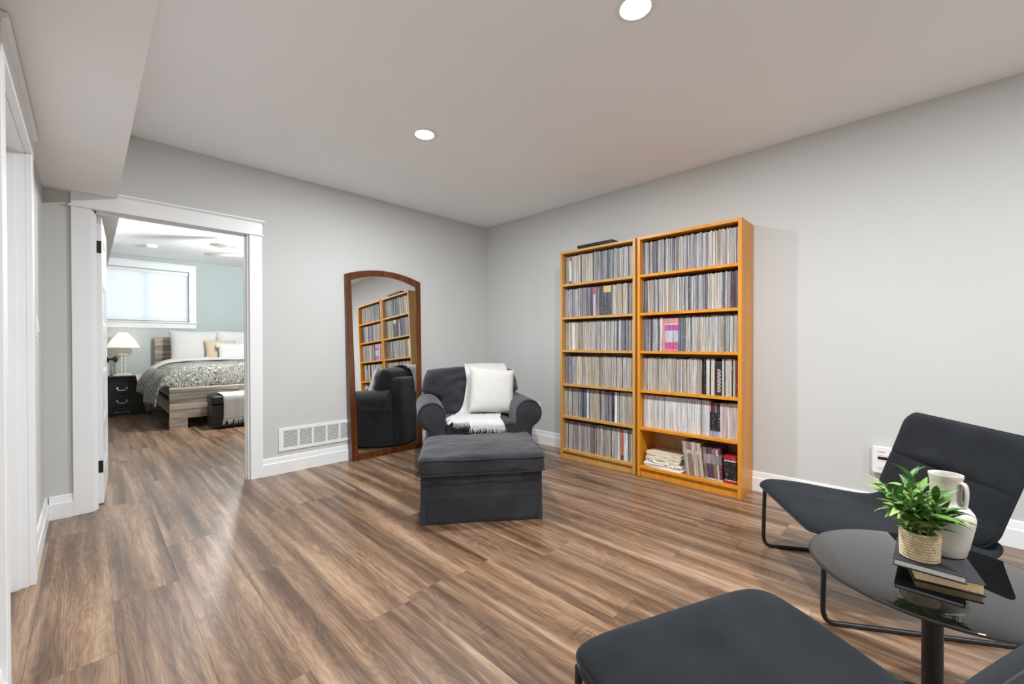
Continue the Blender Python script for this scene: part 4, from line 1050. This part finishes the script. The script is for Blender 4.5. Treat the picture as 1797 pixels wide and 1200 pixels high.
# ------------------------------------------------------------------ round glass side table and what stands on it
TX, TY, TZ = 1.722, -0.020, 0.45
tb = thing('side_table', 'round smoked glass side table on a black pedestal', 'table', (TX, TY, 0))
lathe('glass_top', [(0.0, TZ-0.008), (0.288, TZ-0.008), (0.2925, TZ-0.0065), (0.2935, TZ-0.004), (0.2925, TZ-0.0015), (0.288, TZ), (0.0, TZ)], 'smoked_glass', tb, 96, angle=80)
lathe('glass_edge', [(0.2938, TZ-0.007), (0.2952, TZ-0.004), (0.2938, TZ-0.001)], 'black_metal', tb, 96)
lathe('pedestal', [(0.0, 0.010), (0.0235, 0.010), (0.0235, TZ-0.016), (0.0, TZ-0.016)], 'black_metal', tb, 32)
lathe('top_plate', [(0.0, TZ-0.018), (0.05, TZ-0.018), (0.05, TZ-0.0085), (0.0, TZ-0.0085)], 'black_metal', tb, 32)
lathe('base_disc', [(0.0, 0.0), (0.170, 0.0), (0.172, 0.004), (0.168, 0.010), (0.03, 0.014), (0.0, 0.014)], 'black_metal', tb, 64)
def table_book(label, loc, rot, w, d, h, pages):
    """Hard-cover book lying flat: spine along +x side, pages show on the -x side."""
    t = thing('hardcover_book', label, 'book', loc, rot)
    box('front_cover', -w/2, w/2, -d/2, d/2, h-0.003, h, 'book_black', t, 0.0008)
    box('back_cover', -w/2, w/2, -d/2, d/2, 0, 0.003, 'book_black', t, 0.0008)
    extrude_x('spine', [(w/2-0.003, 0), (w/2+0.002, h*0.2), (w/2+0.003, h*0.5), (w/2+0.002, h*0.8), (w/2-0.003, h), (w/2-0.004, h*0.5)], -d/2, d/2, 'book_black', t, 'Y')
    box('pages', -w/2+0.004, w/2-0.004, -d/2+0.004, d/2-0.004, 0.003, h-0.003, pages, t)
table_book('black hardcover book with cream page edges lying directly on the glass', (1.738, -0.036, TZ), math.radians(9), 0.180, 0.140, 0.031, 'page_cream')
table_book('black hardcover book with white page edges under the plant and jug', (1.720, -0.012, TZ+0.0312), math.radians(-1), 0.192, 0.146, 0.020, 'page_white')
BZ = TZ+0.0513
# rope basket with a leafy plant
plt = thing('potted_plant', 'small leafy green plant in a coiled rope basket', 'plant', (1.681, 0.008, BZ))
rows = 10; prof = []
for k in range(rows*4+1):
    z = 0.078*k/(rows*4); prof.append((0.0385 + 0.0022*math.sin(z*25) + 0.0034*abs(math.sin(PI*k/4)), z))
prof += [(0.035, 0.078), (0.034, 0.06)]
lathe('rope_basket', prof, 'rope', plt, 150, (0, 0, 0), lambda i, q, r_, z: 0.0016*math.sin(q*30 + i*1.05) if 0 < i < rows*4 else 0, 80)
lathe('soil', [(0.0, 0.066), (0.02, 0.068), (0.0345, 0.064)], 'soil', plt, 24)
leaf_meshes = []
for kk in range(4):
    Lf, Wf, bend = [(0.062, 0.0085, 0.25), (0.052, 0.0092, 0.5), (0.072, 0.0082, 0.7), (0.046, 0.0080, 0.15)][kk]
    vs, fs = [], []; n = 8
    for i in range(n+1):
        u = i/n; w = Wf*math.sin(PI*min(1, u**0.75))**0.9 if 0 < u < 1 else 0.0004
        a = bend*u; x = Lf*u*math.cos(a*0.7); z = -Lf*u*math.sin(a*0.7)
        vs += [(x, -w, z+w*0.35), (x, 0, z), (x, w, z+w*0.35)]
        if i: b = 3*i; fs += [(b-3, b-2, b+1, b), (b-2, b-1, b+2, b+1)]
    me = bpy.data.meshes.new('leaf'); me.from_pydata(vs, [], fs); me.update(); me.materials.append(M['leaf_green'])
    for p in me.polygons: p.use_smooth = True
    leaf_meshes.append(me)
rnd = random.Random(21)
tips = [(-0.070, 0.055, 0.190), (-0.045, 0.065, 0.180), (-0.030, 0.020, 0.190), (0.005, 0.015, 0.215), (-0.070, 0.020, 0.165), (-0.005, -0.030, 0.165), (0.000, -0.050, 0.140), (-0.015, -0.062, 0.125),
        (-0.020, 0.000, 0.150), (-0.045, -0.020, 0.135), (0.03, 0.0, 0.175), (-0.080, 0.040, 0.145), (-0.030, -0.040, 0.125), (0.015, 0.065, 0.165), (-0.055, 0.045, 0.140), (0.02, -0.025, 0.12)]
for tx, ty, tz in tips:
    tx, ty, tz = tx*1.12, ty*1.12, tz*1.04
    a = Vector((tx*0.22+rnd.uniform(-0.01, 0.01), ty*0.22+rnd.uniform(-0.01, 0.01), 0.062)); e = Vector((tx, ty, tz)); mid = a.lerp(e, 0.5)+Vector((-tx*0.12, -ty*0.12, 0.02))
    stem = catmull([a, mid, e], 6); tube('stem', stem, 0.0013, 'leaf_green', plt, 5)
    nl = 16
    for k in range(nl):
        f = 0.10+0.90*k/(nl-1); i = f*(len(stem)-1); j = min(int(i), len(stem)-2); p = stem[j].lerp(stem[j+1], i-j); d = (stem[j+1]-stem[j]).normalized()
        az = k*2.4+rnd.uniform(-0.5, 0.5); side = Vector((math.cos(az), math.sin(az), 0.25)); spread = 0.75*(1-f)+0.36
        dirv = (d*(1.05-spread*0.45)+side*spread).normalized()
        o = bpy.data.objects.new('leaf', rnd.choice(leaf_meshes)); C.objects.link(o); o.parent = plt
        xq = dirv; up = Vector((0, 0, 1)); yq = up.cross(xq); yq = yq.normalized() if yq.length > 0.1 else Vector((0, 1, 0)); zq = xq.cross(yq)
        mt = Matrix((xq, yq, zq)).transposed().to_4x4() @ Matrix.Rotation(rnd.uniform(-0.6, 0.6), 4, 'X'); mt.translation = p
        o.matrix_local = mt; s_ = rnd.uniform(0.72, 1.10); o.scale = (s_, s_, s_)
# white ceramic jug
jg = thing('ceramic_jug', 'aged white ceramic jug with a short neck and small handle', 'jug', (1.772, -0.046, BZ), math.radians(-112)); jg.scale = (1.04, 1.04, 1.06)
lathe('body', [(0.0, 0.0), (0.036, 0.0), (0.042, 0.004), (0.047, 0.03), (0.054, 0.065), (0.0600, 0.095), (0.0610, 0.108), (0.0580, 0.120), (0.0500, 0.131), (0.0400, 0.139), (0.0345, 0.146), (0.0330, 0.156), (0.0325, 0.185), (0.0335, 0.208), (0.0355, 0.216), (0.0350, 0.221), (0.0320, 0.221), (0.0295, 0.214), (0.0285, 0.18), (0.0285, 0.15), (0.0, 0.14)], 'aged_ceramic', jg, 48, (0, 0, 0), lambda i, q, r_, z: 0.0012*math.sin(2*q+z*30) if 2 < i < 18 else 0, 70)
hp = catmull([(0.030, 0, 0.201), (0.036, 0, 0.202), (0.0410, 0, 0.195), (0.0430, 0, 0.178), (0.0425, 0, 0.160), (0.0410, 0, 0.146), (0.0400, 0, 0.134)], 5)
vs, fs = [], []
for i, p in enumerate(hp):
    d = (hp[min(i+1, len(hp)-1)]-hp[max(i-1, 0)]).normalized(); nrm = Vector((-d.z, 0, d.x)).normalized()
    for k in range(10):
        q = 2*PI*k/10; vs.append(p + Vector((0, 0.0115*math.cos(q), 0)) + nrm*0.0038*math.sin(q))
for i in range(len(hp)-1):
    for k in range(10): fs.append((i*10+k, i*10+(k+1) % 10, (i+1)*10+(k+1) % 10, (i+1)*10+k))
pyd('handle', vs, fs, 'aged_ceramic', jg, True)

# ------------------------------------------------------------------ bedroom: window, blind
w1 = thing('window_1', 'high white cased bedroom window above the nightstand', 'window', (0, YB, 0), 0, None, 'structure')
box('side_casing', WX0-0.10, WX0, -0.02, 0.002, WZ0-0.02, WZ1+0.01, 'trim_white', w1, 0.002)
box('side_casing', WX1, WX1+0.098, -0.02, 0.002, WZ0-0.02, WZ1+0.01, 'trim_white', w1, 0.002)
box('head_board', WX0-0.10, WX1+0.098, -0.022, 0.002, WZ1+0.01, WZ1+0.105, 'trim_white', w1, 0.001)
box('head_cap', WX0-0.115, WX1+0.112, -0.042, 0.002, WZ1+0.105, WZ1+0.124, 'trim_white', w1, 0.003)
box('stool', WX0-0.115, WX1+0.112, -0.045, 0.09, WZ0-0.022, WZ0, 'trim_white', w1, 0.003)
box('apron', WX0-0.10, WX1+0.098, -0.018, 0.002, WZ0-0.112, WZ0-0.022, 'trim_white', w1, 0.002)
for a, b in ((WX0, WX0+0.045), ((WX0+WX1)/2-0.02, (WX0+WX1)/2+0.02), (WX1-0.045, WX1)): box('sash', a, b, 0.10, 0.15, WZ0, WZ1, 'trim_white', w1)
for a, b in ((WZ0, WZ0+0.045), (WZ1-0.045, WZ1)): box('sash_rail', WX0+0.045, WX1-0.045, 0.10, 0.15, a, b, 'trim_white', w1)
box('pane', WX0+0.04, (WX0+WX1)/2-0.015, 0.122, 0.128, WZ0+0.04, WZ1-0.04, 'clear_glass', w1)
box('pane', (WX0+WX1)/2+0.015, WX1-0.04, 0.122, 0.128, WZ0+0.04, WZ1-0.04, 'clear_glass', w1)
bl = thing('window_blind', 'white slatted blind lowered over the bedroom window', 'blind', (0, YB+0.045, WZ0))
box('headrail', WX0+0.008, WX1-0.008, -0.03, 0.03, WZ1-WZ0-0.055, WZ1-WZ0-0.002, 'white_plastic', bl, 0.003)
box('bottom_rail', WX0+0.012, WX1-0.018, -0.022, 0.022, 0.012, 0.030, 'white_plastic', bl, 0.003)
ns = 18; sm = None
for k in range(ns):
    z = 0.045 + (WZ1-WZ0-0.115)*k/(ns-1); a = math.radians(73)
    if sm is None:
        vs, fs = [], []
        for x in (WX0+0.012, WX1-0.018):
            for q in range(7):
                u = q/6-0.5; vs.append((x, u*0.053*math.cos(a)+0.003*(1-4*u*u)*math.sin(a), u*0.053*math.sin(a)-0.003*(1-4*u*u)*math.cos(a)))
        fs = [(q, q+1, 7+q+1, 7+q) for q in range(6)]
        sm = bpy.data.meshes.new('slat'); sm.from_pydata(vs, [], fs); sm.update(); sm.materials.append(M['blind_slat'])
    o = bpy.data.objects.new('slat', sm); C.objects.link(o); o.parent = bl; o.location = (0, 0, z)
for x in (WX0+0.18, (WX0+WX1)/2, WX1-0.18): tube('ladder_cord', [(x, -0.02, 0.02), (x, -0.02, WZ1-WZ0-0.05)], 0.0012, 'white_plastic', bl, 5)

# ------------------------------------------------------------------ nightstand, lamp
ns_ = thing('nightstand', 'black two drawer nightstand with pewter handles beside the bed', 'nightstand', (0.375, 8.93, 0))
NW, ND, NH = 0.265, 0.385, 0.62
box('top', -NW-0.012, NW+0.012, -0.012, ND, NH-0.025, NH, 'black_lacquer', ns_, 0.006, 2)
extrude_x('cornice', [(-0.010, NH-0.026), (0.004, NH-0.036), (0.008, NH-0.075), (0.018, NH-0.085), (0.03, NH-0.085), (0.03, NH-0.026)], -NW, NW, 'black_lacquer', ns_)
box('body', -NW+0.005, NW-0.005, 0.018, ND, 0.09, NH-0.026, 'black_lacquer', ns_)
box('base_moulding', -NW-0.006, NW+0.006, -0.004, ND, 0.075, 0.115, 'black_lacquer', ns_, 0.006, 2)
for s in (-1, 1):
    bm = bmesh.new()
    P = [(s*(NW+0.006), 0), (s*(NW-0.10), 0), (s*(NW-0.13), 0.03), (s*(NW-0.16), 0.04), (s*(NW-0.17), 0.075), (s*(NW+0.006), 0.075)]
    V = [bm.verts.new((x, 0.0, z)) for x, z in P] + [bm.verts.new((x, 0.03, z)) for x, z in P]; n = len(P)
    bm.faces.new(V[:n]); bm.faces.new(V[n:][::-1])
    for i in range(n): bm.faces.new([V[i], V[n+i], V[n+(i+1) % n], V[(i+1) % n]])
    bmesh.ops.recalc_face_normals(bm, faces=bm.faces); obj('bracket_foot', bm, 'black_lacquer', ns_)
    box('rear_foot', s*(NW-0.05), s*NW, ND-0.05, ND, 0, 0.075, 'black_lacquer', ns_)
for z0, z1 in ((0.135, 0.315), (0.335, 0.515)):
    d = box('drawer', -NW+0.03, NW-0.03, 0.008, 0.03, z0, z1, 'black_lacquer', ns_, 0.003)
    zc = (z0+z1)/2+0.01
    for s in (-1, 1): lathe('handle_post', [(0.0, 0.0), (0.013, 0.002), (0.016, 0.010), (0.012, 0.018), (0.0, 0.022)], 'pewter', d, 16).matrix_local = Matrix.Translation((s*0.055, 0.006, zc)) @ Matrix.Rotation(PI/2, 4, 'X')
    tube('handle', catmull([(-0.055, -0.014, zc), (-0.045, -0.022, zc-0.028), (0, -0.024, zc-0.034), (0.045, -0.022, zc-0.028), (0.055, -0.014, zc)], 5), 0.0055, 'pewter', d, 8)
lm = thing('table_lamp', 'lit table lamp with a wide pleated cone shade on the nightstand', 'lamp', (0.40, 9.10, NH))
box('base', -0.115, 0.115, -0.075, 0.075, 0, 0.018, 'lamp_base', lm, 0.004)
box('base_step', -0.08, 0.08, -0.05, 0.05, 0.018, 0.034, 'lamp_base', lm, 0.004)
for s in (-1, 1): box('column', s*0.021-0.008, s*0.021+0.008, -0.012, 0.012, 0.034, 0.33, 'lamp_base', lm, 0.003)
for k in range(4): box('column_rung', -0.014, 0.014, -0.006, 0.006, 0.09+k*0.06, 0.115+k*0.06, 'pewter', lm)
box('capital', -0.055, 0.055, -0.03, 0.03, 0.33, 0.345, 'lamp_base', lm, 0.004)
tube('stem', [(0, 0, 0.345), (0, 0, 0.70)], 0.006, 'pewter', lm, 8)
lathe('shade', [(0.205, 0.445), (0.128, 0.58), (0.050, 0.685)], 'lamp_shade', lm, 90, (0, 0, 0), lambda i, q, r_, z: 0.0016*math.cos(q*45), 180)
sh = lm.children[-1]
bm = bmesh.new(); bm.from_mesh(sh.data); bmesh.ops.delete(bm, geom=[f for f in bm.faces if len(f.verts) > 4], context='FACES_ONLY'); bm.to_mesh(sh.data); bm.free()
lathe('finial', [(0.0, 0.685), (0.010, 0.69), (0.014, 0.70), (0.006, 0.708), (0.010, 0.716), (0.0, 0.724)], 'pewter', lm, 16)
lathe('bulb', [(0.0, 0.50), (0.018, 0.506), (0.028, 0.53), (0.024, 0.555), (0.012, 0.575), (0.0, 0.58)], 'bulb_warm', lm, 20).location = (0.0, 0.03, 0)
ph = thing('phone_handset', 'small pale gadget with a white cable lying on the nightstand', 'gadget', (0.57, 9.02, NH))
box('body', -0.04, 0.04, -0.03, 0.03, 0, 0.012, 'white_plastic', ph, 0.004)
tube('cable', catmull([(0.03, -0.02, 0.006), (0.088, -0.06, 0.004), (0.086, -0.10, -0.05), (0.09, -0.10, -0.25), (0.086, -0.14, -0.40), (0.092, -0.12, -0.46)], 8), 0.0035, 'white_plastic', ph, 6)
# dark coiled cord hanging by the bed
cp = []
for k in range(120):
    u = k/119; q = u*2*PI*13; rr = 0.012 if u > 0.35 else 0.004
    cp.append((0.70+0.02*math.sin(u*5)+rr*math.cos(q), 8.62+rr*math.sin(q), 0.50-0.49*u if u < 0.98 else 0.012))
tag(tube('coiled_cord', cp, 0.004, 'black_iron', None, 5), 'dark coiled cord hanging from the bedside to the floor', 'cord')

# ------------------------------------------------------------------ bed
bd = thing('bed', 'reclaimed plank bed with headboard and low footboard', 'bed', (0.745, 7.0, 0))
BW = 1.98
def planked(part, x0, x1, y0, y1, rows, seed):
    rnd = random.Random(seed)
    for z0, z1 in rows:
        cuts = [x0]
        while cuts[-1] < x1-0.35: cuts.append(cuts[-1]+rnd.uniform(0.35, 0.85))
        cuts = [c for c in cuts if c < x1-0.12]+[x1]
        for a, b in zip(cuts, cuts[1:]):
            e = rnd.uniform(0, 0.004); box('plank', a+0.001, b-0.001, y0-e, y1, z0+0.001, z1-0.001, 'reclaimed', part, 0.0015)
fb = box('footboard', 0.01, BW-0.01, 0.035, 0.07, 0.16, 0.525, 'reclaimed', bd)
planked(fb, 0, BW, 0.0, 0.036, [(0.135, 0.235), (0.235, 0.335), (0.335, 0.435), (0.435, 0.515)], 4)
box('footboard_cap', 0, BW, -0.004, 0.075, 0.515, 0.540, 'reclaimed', bd, 0.002)
for a in (0.0, BW-0.19): box('leg', a, a+0.19, 0.0, 0.07, 0.0, 0.136, 'reclaimed', bd, 0.002)
hb = box('headboard', 0.05, BW-0.02, 2.245, 2.29, 0.10, 1.235, 'reclaimed', bd)
planked(hb, 0.045, BW-0.015, 2.205, 2.246, [(0.30, 0.42), (0.42, 0.54), (0.54, 0.66), (0.66, 0.78), (0.78, 0.90), (0.90, 1.01), (1.01, 1.10), (1.10, 1.185), (1.185, 1.24)], 9)
for a in (0.045, BW-0.13): box('leg', a, a+0.11, 2.21, 2.29, 0, 0.30, 'reclaimed', bd)
for a in (0.03, BW-0.055): box('side_rail', a, a+0.03, 0.07, 2.21, 0.17, 0.34, 'reclaimed', bd, 0.002)
mtx = puff_box('mattress', BW-0.12, 2.02, 0.33, 'bed_white', None, 0.05, 0.01, 0.003, 3, 10)
mtx.location = (0.745+BW/2, 7.0+1.190, 0.345); tag(mtx, 'thick white mattress on the reclaimed plank bed', 'mattress')
# duvet: printed, hanging over the near side and tucked behind the footboard
def duvet():
    W = BW; sec = [(-0.16, 0.30), (-0.15, 0.42), (-0.11, 0.56), (-0.03, 0.70), (0.10, 0.785), (0.30, 0.815), (0.7, 0.825), (1.2, 0.825), (1.7, 0.815), (1.92, 0.77), (2.05, 0.62), (2.08, 0.45)]
    c = catmull([(x, 0, z) for x, z in sec], 6); n = len(c)-1
    def fn(u, v):
        i = u*n; a = min(int(i), n-1); p = c[a].lerp(c[a+1], i-a)
        y = 0.082 + 1.42*v
        drop = 0.36*math.exp(-(v/0.040)**1.5)*max(0.0, min(1.0, (p.x+0.12)/0.25))     # falls towards the footboard
        z = p.z - drop + 0.020*nz3((p.x*2, y*2, 0), 1.5, 4) + 0.012*nz3((p.x*5, y*5, 0), 1, 9)
        side = max(0, -p.x+0.02)
        x = p.x + 0.03*math.sin(y*9)*side/0.16 - 0.05*v*side/0.16
        zl = z if p.x > 0.0 else z + (0.14*v)*(side/0.16)
        return (x, y, max(0.24, zl))
    o = grid('duvet', fn, 66, 40, 'paisley_print', None, 0.02); o.location = (0.745, 7.0, 0)
    tag(o, 'grey and cream paisley duvet spread over the bed', 'duvet')
    def fold(u, v):
        i = u*n; a = min(int(i), n-1); p = c[a].lerp(c[a+1], i-a); side = max(0, -p.x+0.02)
        y = 1.36 + 0.46*v; z = p.z + 0.035 + 0.03*math.sin(v*PI)*0.8 + 0.012*nz3((p.x*4, y*4, 0), 1, 2)
        if p.x < 0.0: z = max(z, 0.52+0.10*v); 
        return (p.x-0.05*(side/0.16), y, z)
    f = grid('folded_edge', fold, 66, 10, 'bed_white', o, 0.025); f['label'] = 'white turned back lining of the duvet'
duvet()
def bed_pillow(label, x, y, z, w, h, th, mat, lean, seed, grp=None, ry=0):
    o = cushion('bed_pillow', w, h, th, mat, None, 14, pinch=0.07, wrinkle=0.012, seed=seed)
    o.location = (x, y, z); o.rotation_euler = (math.radians(-lean), math.radians(ry), 0); return tag(o, label, 'pillow', grp)
bed_pillow('large white pillow standing against the headboard beside the lamp', 1.29, 8.93, 1.06, 0.68, 0.60, 0.20, 'bed_white', 14, 1)
bed_pillow('large white pillow standing against the headboard behind the small white cushion', 1.93, 8.93, 1.07, 0.68, 0.60, 0.20, 'bed_white', 14, 2)
bed_pillow('beige pillow half hidden behind the small white cushion', 1.63, 8.73, 1.00, 0.46, 0.40, 0.14, 'bed_beige', 20, 3)
cu = bed_pillow('small white cushion with a tassel in front of the beige pillow', 1.83, 8.56, 0.975, 0.56, 0.34, 0.16, 'bed_white', 22, 4)
lathe('tassel', [(0.0, 0.0), (0.016, -0.004), (0.022, -0.02), (0.018, -0.032), (0.03, -0.09), (0.0, -0.092)], 'bed_white', cu, 12).location = (-0.27, -0.03, 0.17)
# black leather trunk with a throw
tr = thing('storage_trunk', 'black leather storage trunk at the foot of the bed', 'trunk', (1.14, 6.62, 0))
puff_box('body', 1.10, 0.345, 0.30, 'black_leather', tr, 0.012, 0, 0.001, 2, 6, (0.55, 0.1725, 0.014))
puff_box('lid', 1.115, 0.36, 0.115, 'black_leather', tr, 0.028, 0.006, 0.002, 5, 6, (0.55, 0.1725, 0.318))
for a in (0.03, 1.02):
    for b in (0.02, 0.28): box('foot', a, a+0.05, b, b+0.05, 0, 0.016, 'black_iron', tr)
tp = catmull([(0, 0.385, 0.15), (0, 0.378, 0.30), (0, 0.365, 0.42), (0, 0.30, 0.452), (0, 0.17, 0.455), (0, 0.03, 0.45), (0, -0.020, 0.42), (0, -0.030, 0.30), (0, -0.034, 0.12)], 5)
def tfn(u, v):
    i = v*(len(tp)-1); a = min(int(i), len(tp)-2); p = tp[a].lerp(tp[a+1], i-a)
    return (0.11+0.62*u+0.01*math.sin(v*9), p.y-0.006*abs(math.sin(u*17))*(v > 0.7), p.z+0.004*nz3((u*6, v*6, 0), 1, 2))
tw = grid('throw_blanket', tfn, 26, 40, 'knit_grey', None, 0.006); tw.location = (1.14, 6.62, 0)
tag(tw, 'pale grey fringed throw folded over the black leather trunk', 'blanket')
vs, fs = [], []; rnd = random.Random(8)
for k in range(46):
    p = Vector(tfn(k/45, 1.0)); a = rnd.uniform(-0.01, 0.01)
    tube_data([p, p+Vector((a, -0.004, -0.03)), p+Vector((a*1.6, -0.001, -0.058-0.012*rnd.random()))], 0.004, 5, False, vs, fs)
tag(pyd('fringe', vs, fs, 'knit_grey', tw, True), None, None, None, 'stuff')

# ------------------------------------------------------------------ bedroom ceiling: smoke detector, fan
sd = thing('smoke_detector', 'round white smoke detector on the bedroom ceiling', 'smoke detector', (0.67, 8.15, HC))
lathe('base', [(0.0, 0.0), (0.075, 0.0), (0.075, -0.012), (0.0, -0.012)], 'white_plastic', sd, 32)
lathe('cover', [(0.066, -0.012), (0.064, -0.032), (0.045, -0.042), (0.0, -0.044)], 'white_plastic', sd, 32)
fn_ = thing('ceiling_fan', 'ceiling fan with thin brown blades over the bed', 'ceiling fan', (1.67, 6.60, HC))
lathe('canopy', [(0.0, 0.0), (0.07, 0.0), (0.06, -0.035), (0.02, -0.05), (0.0, -0.05)], 'pewter', fn_, 24)
tube('downrod', [(0, 0, -0.045), (0, 0, -0.17)], 0.012, 'pewter', fn_, 10)
lathe('motor', [(0.0, -0.16), (0.06, -0.16), (0.10, -0.18), (0.105, -0.23), (0.08, -0.26), (0.0, -0.27)], 'pewter', fn_, 32)
# the fan's lamp stays hidden behind the door jamb; the photograph shows its blade shadows on the bedroom ceiling
lathe('light_globe_offscreen', [(0.085*math.sin(PI*k/16), -0.355-0.085*math.cos(PI*k/16)) for k in range(17)], 'fan_globe', fn_, 32)
for k in range(5):
    a = math.radians(137+72*k+2)
    bm = bmesh.new()
    P = [(0.10, -0.03), (0.20, -0.055), (0.60, -0.066), (0.68, -0.05), (0.70, 0.0), (0.68, 0.05), (0.60, 0.066), (0.20, 0.055), (0.10, 0.03)]
    V = [bm.verts.new((x, y, 0.10*y)) for x, y in P]+[bm.verts.new((x, y, 0.10*y+0.007)) for x, y in P]; n = len(P)
    bm.faces.new(V[:n][::-1]); bm.faces.new(V[n:])
    for i in range(n): bm.faces.new([V[i], V[(i+1) % n], V[n+(i+1) % n], V[n+i]])
    bl_ = obj('blade', bm, 'fan_blade', fn_); bl_.rotation_euler = (0, 0, a); bl_.location = (0, 0, -0.236)
